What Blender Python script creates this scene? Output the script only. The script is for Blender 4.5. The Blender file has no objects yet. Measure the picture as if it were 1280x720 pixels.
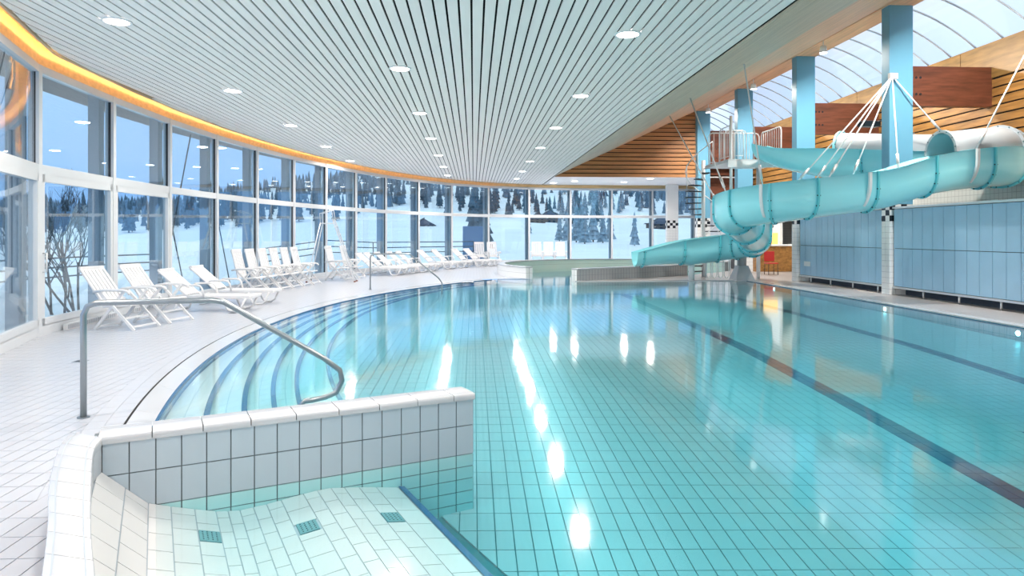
import bpy, math, random
from mathutils import Vector, Matrix
random.seed(7)
R = math.radians
scene = bpy.context.scene
col = scene.collection

# ------------------------------------------------------------------ camera, sky, exposure
cam_data = bpy.data.cameras.new('camera')
cam = bpy.data.objects.new('camera', cam_data); col.objects.link(cam)
cam_data.sensor_width = 36.0; cam_data.lens = 24.0
cam_data.shift_y = -67.0 / 1280.0
cam_data.clip_end = 2000
cam.location = (0, 0, 1.6)
cam.rotation_euler = (R(90), 0, -math.atan(48 / 853.3))
scene.camera = cam

SKY_ZENITH = (.96, .98, 1.0)
SKY_STRENGTH = 1.0
LAMP_W = 60.0
SPOT_W = 290.0
w = bpy.data.worlds.new('world'); scene.world = w; w.use_nodes = True
nt = w.node_tree; nt.nodes.clear()
tc = nt.nodes.new('ShaderNodeTexCoord'); sx = nt.nodes.new('ShaderNodeSeparateXYZ')
rmp = nt.nodes.new('ShaderNodeValToRGB'); bg = nt.nodes.new('ShaderNodeBackground'); wo = nt.nodes.new('ShaderNodeOutputWorld')
nt.links.new(tc.outputs['Generated'], sx.inputs[0]); nt.links.new(sx.outputs['Z'], rmp.inputs[0])
rmp.color_ramp.elements[0].position = 0.0; rmp.color_ramp.elements[0].color = (0.33, 0.52, 0.85, 1)
rmp.color_ramp.elements[1].position = 0.75; rmp.color_ramp.elements[1].color = (*SKY_ZENITH, 1)
nt.links.new(rmp.outputs[0], bg.inputs[0]); bg.inputs[1].default_value = SKY_STRENGTH
nt.links.new(bg.outputs[0], wo.inputs[0])

scene.view_settings.view_transform = 'Standard'
scene.view_settings.look = 'None'
scene.view_settings.gamma = 1.0
scene.view_settings.use_curve_mapping = False
scene.view_settings.exposure = 0.72
cy = scene.cycles
cy.use_denoising = True
cy.max_bounces = 10; cy.diffuse_bounces = 5; cy.glossy_bounces = 4
cy.transmission_bounces = 6; cy.transparent_max_bounces = 24
cy.sample_clamp_indirect = 6.0
cy.caustics_reflective = False; cy.caustics_refractive = False

# ------------------------------------------------------------------ materials
def lin(c): return tuple(((v / 255) / 12.92 if v / 255 <= .04045 else ((v / 255 + .055) / 1.055) ** 2.4) for v in c)
def mat(name, color, rough=.5, metal=0.0, noise=0.0, nscale=(6, 6, 6), bump=0.0, bscale=40, spec=.5, emit=None, es=0.0, coat=0.0):
    m = bpy.data.materials.new(name); m.use_nodes = True
    t = m.node_tree; b = t.nodes['Principled BSDF']
    b.inputs['Base Color'].default_value = (*color, 1); b.inputs['Roughness'].default_value = rough
    b.inputs['Metallic'].default_value = metal; b.inputs['Specular IOR Level'].default_value = spec
    b.inputs['Coat Weight'].default_value = coat
    if emit: b.inputs['Emission Color'].default_value = (*emit, 1); b.inputs['Emission Strength'].default_value = es
    if noise or bump:
        co = t.nodes.new('ShaderNodeTexCoord'); mp = t.nodes.new('ShaderNodeMapping')
        t.links.new(co.outputs['Object'], mp.inputs[0]); mp.inputs['Scale'].default_value = nscale
    if noise:
        n = t.nodes.new('ShaderNodeTexNoise'); n.inputs['Scale'].default_value = 1.0; n.inputs['Detail'].default_value = 4
        t.links.new(mp.outputs[0], n.inputs['Vector'])
        r = t.nodes.new('ShaderNodeValToRGB')
        lo = tuple(max(0, v * (1 - noise)) for v in color); hi = tuple(min(1, v * (1 + noise)) for v in color)
        r.color_ramp.elements[0].color = (*lo, 1); r.color_ramp.elements[1].color = (*hi, 1)
        r.color_ramp.elements[0].position = .3; r.color_ramp.elements[1].position = .7
        t.links.new(n.outputs['Fac'], r.inputs[0]); t.links.new(r.outputs[0], b.inputs['Base Color'])
    if bump:
        n2 = t.nodes.new('ShaderNodeTexNoise'); n2.inputs['Scale'].default_value = bscale
        t.links.new(co.outputs['Object'], n2.inputs['Vector'])
        bp = t.nodes.new('ShaderNodeBump'); bp.inputs['Strength'].default_value = bump; bp.inputs['Distance'].default_value = .01
        t.links.new(n2.outputs['Fac'], bp.inputs['Height']); t.links.new(bp.outputs[0], b.inputs['Normal'])
    return m

def grid_mat(name, tile, grout, px, py, joint, axes='XY', rough=.3, ox=0.0, oy=0.0, stagger=False):
    """flat tiled surface for the places too far away to tell tiles apart"""
    m = bpy.data.materials.new(name); m.use_nodes = True; t = m.node_tree; b = t.nodes['Principled BSDF']
    b.inputs['Roughness'].default_value = rough
    g = t.nodes.new('ShaderNodeNewGeometry'); s = t.nodes.new('ShaderNodeSeparateXYZ'); t.links.new(g.outputs['Position'], s.inputs[0])
    def line(sock, p, o):
        a = t.nodes.new('ShaderNodeMath'); a.operation = 'SUBTRACT'; t.links.new(sock, a.inputs[0]); a.inputs[1].default_value = o - 1000 * p
        q = t.nodes.new('ShaderNodeMath'); q.operation = 'MODULO'; t.links.new(a.outputs[0], q.inputs[0]); q.inputs[1].default_value = p
        c = t.nodes.new('ShaderNodeMath'); c.operation = 'LESS_THAN'; t.links.new(q.outputs[0], c.inputs[0]); c.inputs[1].default_value = joint
        return c.outputs[0]
    l1 = line(s.outputs[axes[0]], px, ox - joint / 2); l2 = line(s.outputs[axes[1]], py, oy - joint / 2)
    mx = t.nodes.new('ShaderNodeMath'); mx.operation = 'MAXIMUM'; t.links.new(l1, mx.inputs[0]); t.links.new(l2, mx.inputs[1])
    mix = t.nodes.new('ShaderNodeMix'); mix.data_type = 'RGBA'
    t.links.new(mx.outputs[0], mix.inputs[0]); mix.inputs[6].default_value = (*tile, 1); mix.inputs[7].default_value = (*grout, 1)
    t.links.new(mix.outputs[2], b.inputs['Base Color'])
    return m

def film_mat(name, tint, f0, refl_rough, bump=0.0, bscale=3.0, vol=None, power=5.0, fmax=1.0):
    """clear sheet: tinted see-through plus a mirror share that grows towards grazing view"""
    m = bpy.data.materials.new(name); m.use_nodes = True; t = m.node_tree; t.nodes.clear()
    out = t.nodes.new('ShaderNodeOutputMaterial'); tr = t.nodes.new('ShaderNodeBsdfTransparent'); gl = t.nodes.new('ShaderNodeBsdfGlossy')
    tr.inputs[0].default_value = (*tint, 1); gl.inputs['Roughness'].default_value = refl_rough; gl.inputs[0].default_value = (1, 1, 1, 1)
    lw = t.nodes.new('ShaderNodeLayerWeight'); lw.inputs[0].default_value = .5
    pw = t.nodes.new('ShaderNodeMath'); pw.operation = 'POWER'; t.links.new(lw.outputs['Facing'], pw.inputs[0]); pw.inputs[1].default_value = power
    ma = t.nodes.new('ShaderNodeMath'); ma.operation = 'MULTIPLY_ADD'; t.links.new(pw.outputs[0], ma.inputs[0]); ma.inputs[1].default_value = fmax - f0; ma.inputs[2].default_value = f0
    mx = t.nodes.new('ShaderNodeMixShader'); t.links.new(ma.outputs[0], mx.inputs[0]); t.links.new(tr.outputs[0], mx.inputs[1]); t.links.new(gl.outputs[0], mx.inputs[2])
    t.links.new(mx.outputs[0], out.inputs[0])
    if bump:
        g = t.nodes.new('ShaderNodeTexCoord'); n = t.nodes.new('ShaderNodeTexNoise'); n.inputs['Scale'].default_value = bscale; n.inputs['Detail'].default_value = 2
        t.links.new(g.outputs['Object'], n.inputs['Vector'])
        bp = t.nodes.new('ShaderNodeBump'); bp.inputs['Strength'].default_value = bump; bp.inputs['Distance'].default_value = .02
        t.links.new(n.outputs['Fac'], bp.inputs['Height']); t.links.new(bp.outputs[0], gl.inputs['Normal'])
    if vol:
        va = t.nodes.new('ShaderNodeVolumeAbsorption'); va.inputs[0].default_value = (*vol[0], 1); va.inputs[1].default_value = vol[1]
        t.links.new(va.outputs[0], out.inputs['Volume'])
    return m

def wood_mat(name, c, var=.25, rough=.45, sc=(.6, 8, 14)):
    return mat(name, c, rough, noise=var, nscale=sc)

M = {}
M['deck_tile'] = mat('deck_tile', (.455, .485, .54), .28, noise=.02, nscale=(3, 3, 3))
M['deck_far'] = grid_mat('deck_far', (.455, .485, .54), (.34, .36, .40), .125, .25, .008)
M['grout'] = mat('grout', (.36, .38, .42), .8)
M['deck_right'] = grid_mat('deck_right', (.36, .355, .37), (.26, .26, .27), .25, .25, .008)
M['cap_tile'] = mat('cap_tile', (.49, .515, .55), .22)
M['wall_tile'] = mat('wall_tile', (.42, .50, .57), .15)
M['water_tint_tile'] = mat('water_tint_tile', (.42, .68, .69), .15)  # bright tint of the water painted into the tiles below the waterline
M['wall_grout'] = mat('wall_grout', (.14, .17, .19), .8)
M['pool_tile'] = mat('pool_tile', (.51, .46, .47), .3, noise=.03, nscale=(2, 2, 2))
M['pool_grout'] = mat('pool_grout', (.06, .19, .21), .8)
M['step_tile'] = mat('step_tile', (.57, .58, .59), .3)
M['step_grout'] = mat('step_grout', (.36, .42, .48), .8)
M['blue_tile'] = mat('blue_tile', (.006, .095, .23), .25)
M['lane_tile'] = mat('lane_tile', (.006, .028, .09), .3, noise=.3, nscale=(3, 3, 3))
M['black_tile'] = mat('black_tile', (.012, .016, .025), .2)
M['ring_tile'] = mat('ring_tile', (.60, .75, .70), .25)
M['grey_tile'] = mat('grey_tile', (.42, .43, .45), .25)
M['white_tile'] = mat('white_tile', (.80, .82, .83), .2)
M['slat_white'] = mat('slat_white', (.97, .92, .90), .5, noise=.03, nscale=(9, .8, 9))
M['ceil_black'] = mat('ceil_black', (.006, .006, .008), .9)
M['plaster'] = mat('plaster', (.80, .82, .84), .7)
M['alu_white'] = mat('alu_white', (.62, .65, .68), .35)
M['glass'] = film_mat('glass', (.73, .85, .91), .05, .0, power=4.0)
M['water'] = film_mat('water', (.97, 1, 1), .02, .075, bump=.07, bscale=1.6, vol=((.05, .85, .94), .95))
M['wood_warm'] = wood_mat('wood_warm', (.62, .33, .12))
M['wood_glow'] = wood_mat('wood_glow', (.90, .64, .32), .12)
M['wood_pale'] = wood_mat('wood_pale', (.60, .50, .38), .15, sc=(10, .7, 10))
M['wood_soffit'] = wood_mat('wood_soffit', (.80, .46, .28), .18, sc=(10, .7, 10))
M['wood_gable'] = wood_mat('wood_gable', (.54, .25, .10), .2, sc=(1, 8, 12))
M['wood_wall'] = wood_mat('wood_wall', (.35, .17, .045), .35, sc=(8, 1.2, 12))
M['wood_board_top'] = wood_mat('wood_board_top', (.28, .155, .045), .3, sc=(8, 1.5, 10))
M['wood_beam'] = wood_mat('wood_beam', (.16, .050, .026), .35, sc=(1.4, 8, 10))
M['wood_dark'] = wood_mat('wood_dark', (.10, .045, .03), .3)
M['column_blue'] = mat('column_blue', (.13, .36, .52), .45)
M['locker'] = mat('locker', (.38, .62, .82), .35, noise=.04, nscale=(2, 2, 2))
M['locker_gap'] = mat('locker_gap', (.05, .07, .10), .7)
M['steel'] = mat('steel', (.30, .34, .37), .30, metal=.9)
M['alu'] = mat('alu', (.72, .74, .76), .35, metal=.6)
M['white_plastic'] = mat('white_plastic', (.72, .73, .75), .35)
M['white_paint'] = mat('white_paint', (.82, .85, .87), .4)
M['black_steel'] = mat('black_steel', (.015, .016, .02), .45)
M['slide_teal'] = mat('slide_teal', (.34, .86, .95), .18, coat=.4)
M['slide_flange'] = mat('slide_flange', (.12, .60, .68), .3)
M['slide_grey'] = mat('slide_grey', (.34, .38, .41), .25)
M['bolt'] = mat('bolt', (.05, .10, .12), .4, metal=.6)
M['grate'] = mat('grate', (.10, .27, .30), .4)
M['skylight'] = film_mat('skylight', (.92, .94, .93), .04, .1, power=4)
M['rib'] = mat('rib', (.62, .68, .73), .4)
M['lamp_glow'] = mat('lamp_glow', (1, 1, 1), .5, emit=(1, .98, .95), es=9)
M['led'] = mat('led', (1, .7, .3), .5, emit=(1.0, .66, .30), es=34)
M['pool_lamp'] = mat('pool_lamp', (1, 1, 1), .5, emit=(.9, 1, 1), es=8)
M['yellow_lit'] = mat('yellow_lit', (.8, .5, .1), .5, emit=(1, .6, .15), es=.8)
M['snow'] = mat('snow', (.88, .90, .93), .8, noise=.06, nscale=(.08, .08, .08))
M['conifer'] = mat('conifer', (.075, .12, .16), .9, noise=.5, nscale=(1.2, 1.2, 1.2))
M['conifer_pale'] = mat('conifer_pale', (.24, .32, .38), .9, noise=.5, nscale=(1.2, 1.2, 1.2))
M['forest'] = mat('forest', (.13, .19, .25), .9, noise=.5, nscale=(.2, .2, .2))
M['bark'] = mat('bark', (.07, .06, .06), .9)
M['house_wall'] = mat('house_wall', (.16, .12, .11), .8)
M['house_roof'] = mat('house_roof', (.10, .11, .15), .8)
M['house_glass'] = mat('house_glass', (.03, .04, .06), .15)
M['post_grey'] = mat('post_grey', (.34, .37, .42), .6)
M['panel_blue'] = mat('panel_blue', (.10, .20, .36), .6)
M['red'] = mat('red', (.55, .03, .03), .5)
M['yellow'] = mat('yellow', (.75, .45, .04), .5)
M['rubber'] = mat('rubber', (.25, .08, .05), .6)
M['text_white'] = mat('text_white', (.85, .88, .9), .5)

# ------------------------------------------------------------------ mesh helpers
def wloc(o):
    v = Vector((0, 0, 0))
    while o is not None:
        v += Vector(o.location); o = o.parent
    return v
def link(o, parent=None):
    col.objects.link(o)
    if parent is not None: o.parent = parent
    return o
def tag(o, label=None, cat=None, group=None, kind=None):
    if label: o['label'] = label
    if cat: o['category'] = cat
    if group: o['group'] = group
    if kind: o['kind'] = kind
    return o
def empty(name, loc=(0, 0, 0), rz=0.0, parent=None):
    o = bpy.data.objects.new(name, None); o.location = loc; o.rotation_euler = (0, 0, rz); o.empty_display_size = .2
    return link(o, parent)

class MB:
    def __init__(s): s.v = []; s.f = []; s.sm = []
    def add(s, vs, fs, smooth=False):
        b = len(s.v); s.v += [tuple(p) for p in vs]
        for f in fs: s.f.append(tuple(i + b for i in f)); s.sm.append(smooth)
        return s
    def box(s, c, size, rz=0.0, mtx=None):
        x, y, z = (k / 2 for k in size); ca, sa = math.cos(rz), math.sin(rz)
        vs = []
        for dz in (-z, z):
            for dx, dy in ((-x, -y), (x, -y), (x, y), (-x, y)):
                p = Vector((dx * ca - dy * sa, dx * sa + dy * ca, dz))
                if mtx is not None: p = mtx @ p
                vs.append((c[0] + p[0], c[1] + p[1], c[2] + p[2]))
        return s.add(vs, [(3, 2, 1, 0), (4, 5, 6, 7), (0, 1, 5, 4), (1, 2, 6, 5), (2, 3, 7, 6), (3, 0, 4, 7)])
    def bar(s, a, b, wd, th, up=(0, 0, 1)):
        """rectangular bar from a to b: wd sideways, th along up"""
        a = Vector(a); b = Vector(b); d = (b - a).normalized(); u = Vector(up); sd = d.cross(u)
        if sd.length < 1e-5: sd = d.cross(Vector((1, 0, 0)))
        sd.normalize(); u = sd.cross(d).normalized()
        vs = [e + sd * (i * wd / 2) + u * (j * th / 2) for e in (a, b) for i, j in ((-1, -1), (1, -1), (1, 1), (-1, 1))]
        return s.add(vs, [(0, 1, 2, 3), (7, 6, 5, 4), (1, 0, 4, 5), (2, 1, 5, 6), (3, 2, 6, 7), (0, 3, 7, 4)])
    def tube(s, pts, r, n=8, caps=True):
        pts = [Vector(p) for p in pts]; rings = []; prev = None
        for i, p in enumerate(pts):
            d = (pts[min(i + 1, len(pts) - 1)] - pts[max(i - 1, 0)]).normalized()
            if prev is None:
                a = d.cross(Vector((0, 0, 1)))
                if a.length < 1e-3: a = d.cross(Vector((1, 0, 0)))
            else: a = prev - d * prev.dot(d)
            a.normalize(); prev = a; bb = d.cross(a)
            rr = r[i] if isinstance(r, (list, tuple)) else r
            rings.append([p + (a * math.cos(t) + bb * math.sin(t)) * rr for t in [2 * math.pi * k / n for k in range(n)]])
        vs = [q for rg in rings for q in rg]; fs = []
        for i in range(len(pts) - 1):
            for k in range(n):
                fs.append((i * n + k, i * n + (k + 1) % n, (i + 1) * n + (k + 1) % n, (i + 1) * n + k))
        s.add(vs, fs, True)
        if caps:
            b = len(s.v) - len(vs)
            s.f.append(tuple(b + k for k in reversed(range(n)))); s.sm.append(False)
            s.f.append(tuple(b + len(vs) - n + k for k in range(n))); s.sm.append(False)
        return s
    def prism(s, poly, z0, z1):
        n = len(poly); vs = [(p[0], p[1], z0) for p in poly] + [(p[0], p[1], z1) for p in poly]
        fs = [tuple(reversed(range(n))), tuple(range(n, 2 * n))] + [(i, (i + 1) % n, n + (i + 1) % n, n + i) for i in range(n)]
        return s.add(vs, fs)
    def tile(s, top, h=.01):
        """a tile: its top corners (counter-clockwise from above) and sides going down h"""
        n = len(top); vs = list(top) + [(p[0], p[1], p[2] - h) for p in top]
        return s.add(vs, [tuple(range(n))] + [(i, n + i, n + (i + 1) % n, (i + 1) % n) for i in range(n)])
    def disc(s, c, r, n=20, z0=None, z1=None):
        z0 = c[2] - .005 if z0 is None else z0; z1 = c[2] + .005 if z1 is None else z1
        return s.prism([(c[0] + r * math.cos(2 * math.pi * k / n), c[1] + r * math.sin(2 * math.pi * k / n)) for k in range(n)], z0, z1)
    def mesh(s, name, off=None):
        me = bpy.data.meshes.new(name)
        vs = s.v if off is None else [(p[0] - off[0], p[1] - off[1], p[2] - off[2]) for p in s.v]
        me.from_pydata(vs, [], s.f); me.polygons.foreach_set('use_smooth', s.sm); me.update()
        return me
    def build(s, name, m, parent=None, kind=None, bevel=0.0, center=False, recalc=True):
        off = wloc(parent) if parent is not None else Vector((0, 0, 0))
        loc = None
        if center:
            xs = [p[0] for p in s.v]; ys = [p[1] for p in s.v]; zs = [p[2] for p in s.v]
            loc = Vector(((min(xs) + max(xs)) / 2, (min(ys) + max(ys)) / 2, min(zs))); me = s.mesh(name, loc)
        else: me = s.mesh(name, off)
        me.materials.append(M[m] if isinstance(m, str) else m)
        o = bpy.data.objects.new(name, me)
        if loc is not None: o.location = loc - off
        link(o, parent)
        if kind: o['kind'] = kind
        if bevel:
            b = o.modifiers.new('bevel', 'BEVEL'); b.width = bevel; b.segments = 2; b.limit_method = 'ANGLE'
        return o
def inst(src, parent, loc=None):
    c = src.copy(); col.objects.link(c); c.parent = parent
    if loc is not None: c.location = loc
    return c
def copy_tree(o, parent=None):
    c = o.copy(); col.objects.link(c); c.parent = parent
    for ch in list(o.children): copy_tree(ch, c)
    return c
def interp(x, xs, ys):
    if x <= xs[0]: return ys[0]
    for i in range(1, len(xs)):
        if x <= xs[i]:
            t = (x - xs[i - 1]) / (xs[i] - xs[i - 1]); return ys[i - 1] + t * (ys[i] - ys[i - 1])
    return ys[-1]
def smooth(pts, sub=6):
    """Catmull-Rom through the points"""
    P = [Vector(p) for p in pts]; out = []
    for i in range(len(P) - 1):
        a = P[max(i - 1, 0)]; b = P[i]; c = P[i + 1]; d = P[min(i + 2, len(P) - 1)]
        for k in range(sub):
            t = k / sub
            out.append(.5 * ((2 * b) + (c - a) * t + (2 * a - 5 * b + 4 * c - d) * t * t + (3 * b - a - 3 * c + d) * t ** 3))
    out.append(P[-1]); return out
def clip(poly, p, n):
    """keep the part of poly where (q-p).n >= 0"""
    out = []
    for i in range(len(poly)):
        a = poly[i]; b = poly[(i + 1) % len(poly)]
        da = (a[0] - p[0]) * n[0] + (a[1] - p[1]) * n[1]; db = (b[0] - p[0]) * n[0] + (b[1] - p[1]) * n[1]
        if da >= 0: out.append(a)
        if (da >= 0) != (db >= 0):
            t = da / (da - db); out.append(tuple(a[k] + t * (b[k] - a[k]) for k in range(len(a))))
    return out

# ------------------------------------------------------------------ plan of the place (metres; deck at z=0, pool axis along +Y)
WATER = -.02; CEIL = 4.45; PAR = .42
FAC = [(-5.3, -3.6), (-5.3, 1.0), (-5.4, 3.6), (-5.6, 6.2), (-6.12, 8.75), (-6.9, 11.17), (-7.05, 13.7), (-7.08, 16.25), (-6.95, 18.8), (-6.66, 21.3),
       (-6.22, 23.9), (-5.65, 26.35), (-4.93, 28.75), (-4.0, 31.15), (-2.72, 33.65), (-1.17, 35.9), (.8, 37.7), (3.15, 38.85), (5.62, 39.4),
       (8.06, 39.5), (10.48, 39.57), (13.0, 39.6), (15.5, 39.6)]
def fac_x(y):
    return interp(y, [p[1] for p in FAC[:20]], [p[0] for p in FAC[:20]])
CX = 16.2
SLOT_R, SLOT_Y = 20.13, 12.2
# pool edge and the five step edges, each an arc: radius, centre y
ARC = [(19.82, 12.0), (19.65, 12.65), (19.43, 13.0), (19.20, 13.2), (18.95, 13.25), (18.70, 13.9)]
def arc_x(r, yc, y): return CX - math.sqrt(max(r * r - (y - yc) ** 2, 0))
def arc_pt(r, yc, a): return (CX - r * math.cos(a), yc + r * math.sin(a))
POOL_R = 9.45; POOL_N = 1.15; POOL_F = 23.15
RC = (6.2, 27.8); RR = 4.95
P0 = Vector((-2.16, 4.10)); P1 = Vector((0.0, 5.08)); EE = (P1 - P0).normalized(); NN = Vector((EE.y, -EE.x))
WALL_T = .25
CAP_OUT = [(-2.40, 4.22), (-2.29, 3.91), (-2.01, 3.36), (-1.74, 2.9), (-1.49, 2.45), (-1.22, 1.95), (-.98, 1.45), (-.80, 1.0)]
CAP_IN = [(-2.16, 4.10), (-2.08, 3.86), (-1.80, 3.32), (-1.53, 2.82), (-1.30, 2.42), (-1.02, 1.9), (-.78, 1.4), (-.60, 1.0)]
def zf(x, y):
    z = interp(y, [0, 4.2, 5, 6.2, 8, 10, 15, 22, 26], [-.60, -.50, -.44, -.375, -.31, -.26, -.19, -.15, -.15])
    return z - .022 * min(max(x, 0), 4.5) * min(max((11 - y) / 5, 0), 1)
def zstep(k, y):  # tread k = 1..5, from the pool edge down
    return WATER - .015 - (k / 6.0) * (-zf(0, y) - .035)

# ------------------------------------------------------------------ floor (deck)
def strip(mb, rows, z):
    """rows of (y, x0, x1) joined into quads at height z"""
    for (ya, a0, a1), (yb, b0, b1) in zip(rows[:-1], rows[1:]):
        mb.add([(a0, ya, z), (a1, ya, z), (b1, yb, z), (b0, yb, z)], [(0, 1, 2, 3)])
def frange(a, b, n): return [a + (b - a) * i / n for i in range(n + 1)]
def cap_x(y): return interp(y, [p[1] for p in reversed(CAP_OUT)], [p[0] for p in reversed(CAP_OUT)])
dk = MB()
strip(dk, [(-3.6, -5.3, 18), (POOL_N - .3, fac_x(.9), 18)], -.004)
strip(dk, [(y, fac_x(y), cap_x(y) + .05) for y in frange(POOL_N - .3, 4.25, 14)], -.004)
def ring_left(y): return RC[0] - math.sqrt(max((RR + .3) ** 2 - (y - RC[1]) ** 2, 0))
def deck_right(y):
    a = arc_x(SLOT_R, SLOT_Y, y)
    if y > 22.9: a = max(a, 0) if y < 24.6 else a
    if y > 24.2: a = min(a, ring_left(y)) if y > 25 else min(a, ring_left(25.0))
    return a
strip(dk, [(y, fac_x(y), deck_right(y)) for y in frange(4.25, 24.6, 50)], -.004)
strip(dk, [(y, fac_x(y), ring_left(y) + .1) for y in frange(24.6, RC[1] + RR + .3, 36)], -.004)
strip(dk, [(y, fac_x(y), 18) for y in frange(RC[1] + RR + .25, 39.5, 14)], -.004)
dr = MB()
strip(dr, [(POOL_N - .3, POOL_R + .28, 18), (POOL_F, POOL_R + .28, 18)], -.004)
def chord_x(y): return 3.55 + (y - 23.3) * (4.4 / 2.8)
strip(dr, [(POOL_F, 3.5, 18), (23.3, 3.6, 18)] + [(y, chord_x(y), 18) for y in frange(23.31, 26.1, 8)] + [(26.2, 8.2, 18), (29, 10.9, 18), (RC[1] + RR + .25, 10.9, 18)], -.004)
floor = dk.build('floor', 'deck_far', kind='structure')
dr.build('floor_right', 'deck_right', kind='structure')

# individual deck tiles near the camera: 0.125 x 0.25 m, long side along the pool
G = .007
deck = []
for j in range(4, 52):
    for i in range(-56, -9):
        x0, x1, y0, y1 = i * .125, (i + 1) * .125, j * .25, (j + 1) * .25
        cx_, cy_ = (x0 + x1) / 2, (y0 + y1) / 2
        if cx_ < fac_x(cy_) + .05 or cx_ < -.74 * cy_ - .3: continue
        poly = [(x0 + G / 2, y0 + G / 2), (x1 - G / 2, y0 + G / 2), (x1 - G / 2, y1 - G / 2), (x0 + G / 2, y1 - G / 2)]
        if cy_ > 4.3:
            r2 = SLOT_R + .30
            a = math.atan2(cy_ - SLOT_Y, CX - cx_); p = arc_pt(r2, SLOT_Y, a)
            poly = clip(poly, p, (-math.cos(a), math.sin(a)))
        else:
            cxr = cap_x(cy_) - .005; s_ = (cap_x(cy_ + .1) - cap_x(cy_ - .1)) / .2
            poly = clip(poly, (cxr, cy_), (-1, s_))
        if len(poly) < 3: continue
        deck.append((math.hypot(cx_, cy_), poly, abs(cx_) / cy_ < .70))
deck.sort(key=lambda t: (not t[2], t[0]))
rest = MB()
for n_, (d_, poly, seen) in enumerate(deck):
    if n_ < 290 and len(poly) >= 3:
        MB().tile([(p[0], p[1], 0) for p in poly], .006).build('tile', 'deck_tile', floor)
    else: rest.tile([(p[0], p[1], 0) for p in poly], .006)
tag(rest.build('tile_field', 'deck_tile', floor), kind='stuff')

# border tiles that follow the pool edge, drain slot, white edge stones
def ring_tile(mb, r0, r1, yc0, yc1, a0, a1, zfn, h=.006, n=2, gap=.004):
    g0 = gap / 2 / r0; pts = []
    aa = [a0 + g0 + (a1 - a0 - 2 * g0) * k / n for k in range(n + 1)]
    for a in aa: p = arc_pt(r0 - gap / 2, yc0, a); pts.append((p[0], p[1], zfn(p[1])))
    for a in reversed(aa): p = arc_pt(r1 + gap / 2, yc1, a); pts.append((p[0], p[1], zfn(p[1])))
    pts.reverse()
    return mb.tile(pts, h)
def ang_at(r, yc, y): return math.asin(max(-1, min(1, (y - yc) / r)))
flat = lambda z: (lambda y: z)
far_b = MB()
for row in range(2):
    r0 = SLOT_R + .30 - .14 * row; r1 = r0 - .14
    a = ang_at(r0, SLOT_Y, 4.5 if row else 4.6); step = .25 / r0
    while a < ang_at(r0, SLOT_Y, 24.5):
        y = SLOT_Y + r0 * math.sin(a)
        if y < 9.5: ring_tile(MB(), r0, r1, SLOT_Y, SLOT_Y, a, a + step, flat(0)).build('border_tile', 'deck_tile', floor)
        else: ring_tile(far_b, r0, r1, SLOT_Y, SLOT_Y, a, a + step, flat(0))
        a += step
tag(far_b.build('border_tile_field', 'deck_tile', floor), kind='stuff')
slot = MB()
aa = frange(ang_at(SLOT_R, SLOT_Y, 4.4), ang_at(SLOT_R, SLOT_Y, 24.4), 60)
for a, b in zip(aa[:-1], aa[1:]): ring_tile(slot, SLOT_R + .02, SLOT_R, SLOT_Y, SLOT_Y, a, b, flat(-.003), gap=0)
slot.build('drain_slot', 'ceil_black', floor)
# edge stones between the slot and the water
aa = frange(R(-22.8), R(37.5), 20)
for a, b in zip(aa[:-1], aa[1:]):
    mb = MB(); n = 6; pts = []
    g0 = .002 / 20
    al = [a + g0 + (b - a - 2 * g0) * k / n for k in range(n + 1)]
    for t in al: p = arc_pt(SLOT_R - .004, SLOT_Y, t); pts.append((p[0], p[1], .002))
    for t in reversed(al): p = arc_pt(ARC[0][0] + .035, ARC[0][1], t); pts.append((p[0], p[1], -.004))
    pts.reverse(); mb.tile(pts, .03); mb.build('edge_stone', 'cap_tile', floor)

# ------------------------------------------------------------------ pool basin: steps, floor tiles, lane lines
basin = MB()
for ya, yb in zip(frange(0, 24.5, 98)[:-1], frange(0, 24.5, 98)[1:]):
    xs = [-2.6, 0, 2.2, 4.5, 7, POOL_R]
    for xa, xb in zip(xs[:-1], xs[1:]):
        basin.add([(xa, ya, zf(xa, ya) - .012), (xb, ya, zf(xb, ya) - .012), (xb, yb, zf(xb, yb) - .012), (xa, yb, zf(xa, yb) - .012)], [(0, 1, 2, 3)])
basin.prism([(RC[0] + (RR + .1) * math.cos(t), RC[1] + (RR + .1) * math.sin(t)) for t in [2 * math.pi * k / 40 for k in range(40)]], -.6, -.16)
pool_floor = basin.build('floor_pool', 'pool_grout', kind='structure')
LANES = [(4.4, .125), (7.3, .125)]
def in_lane(x, y):
    for lx, hw in LANES:
        if abs(x - lx) < hw + .002 and y < 20.0: return True
    for lx, hw in LANES:
        if abs(x - lx) < .5 and 19.75 < y < 20.0: return True
    if 5.6 < x < 6.6 and 6.5 < y < 6.75: return True
    return False
PG = .008
near = []; lane = [MB(), MB(), MB()]; field = MB()
rN, yN = ARC[5]
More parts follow.
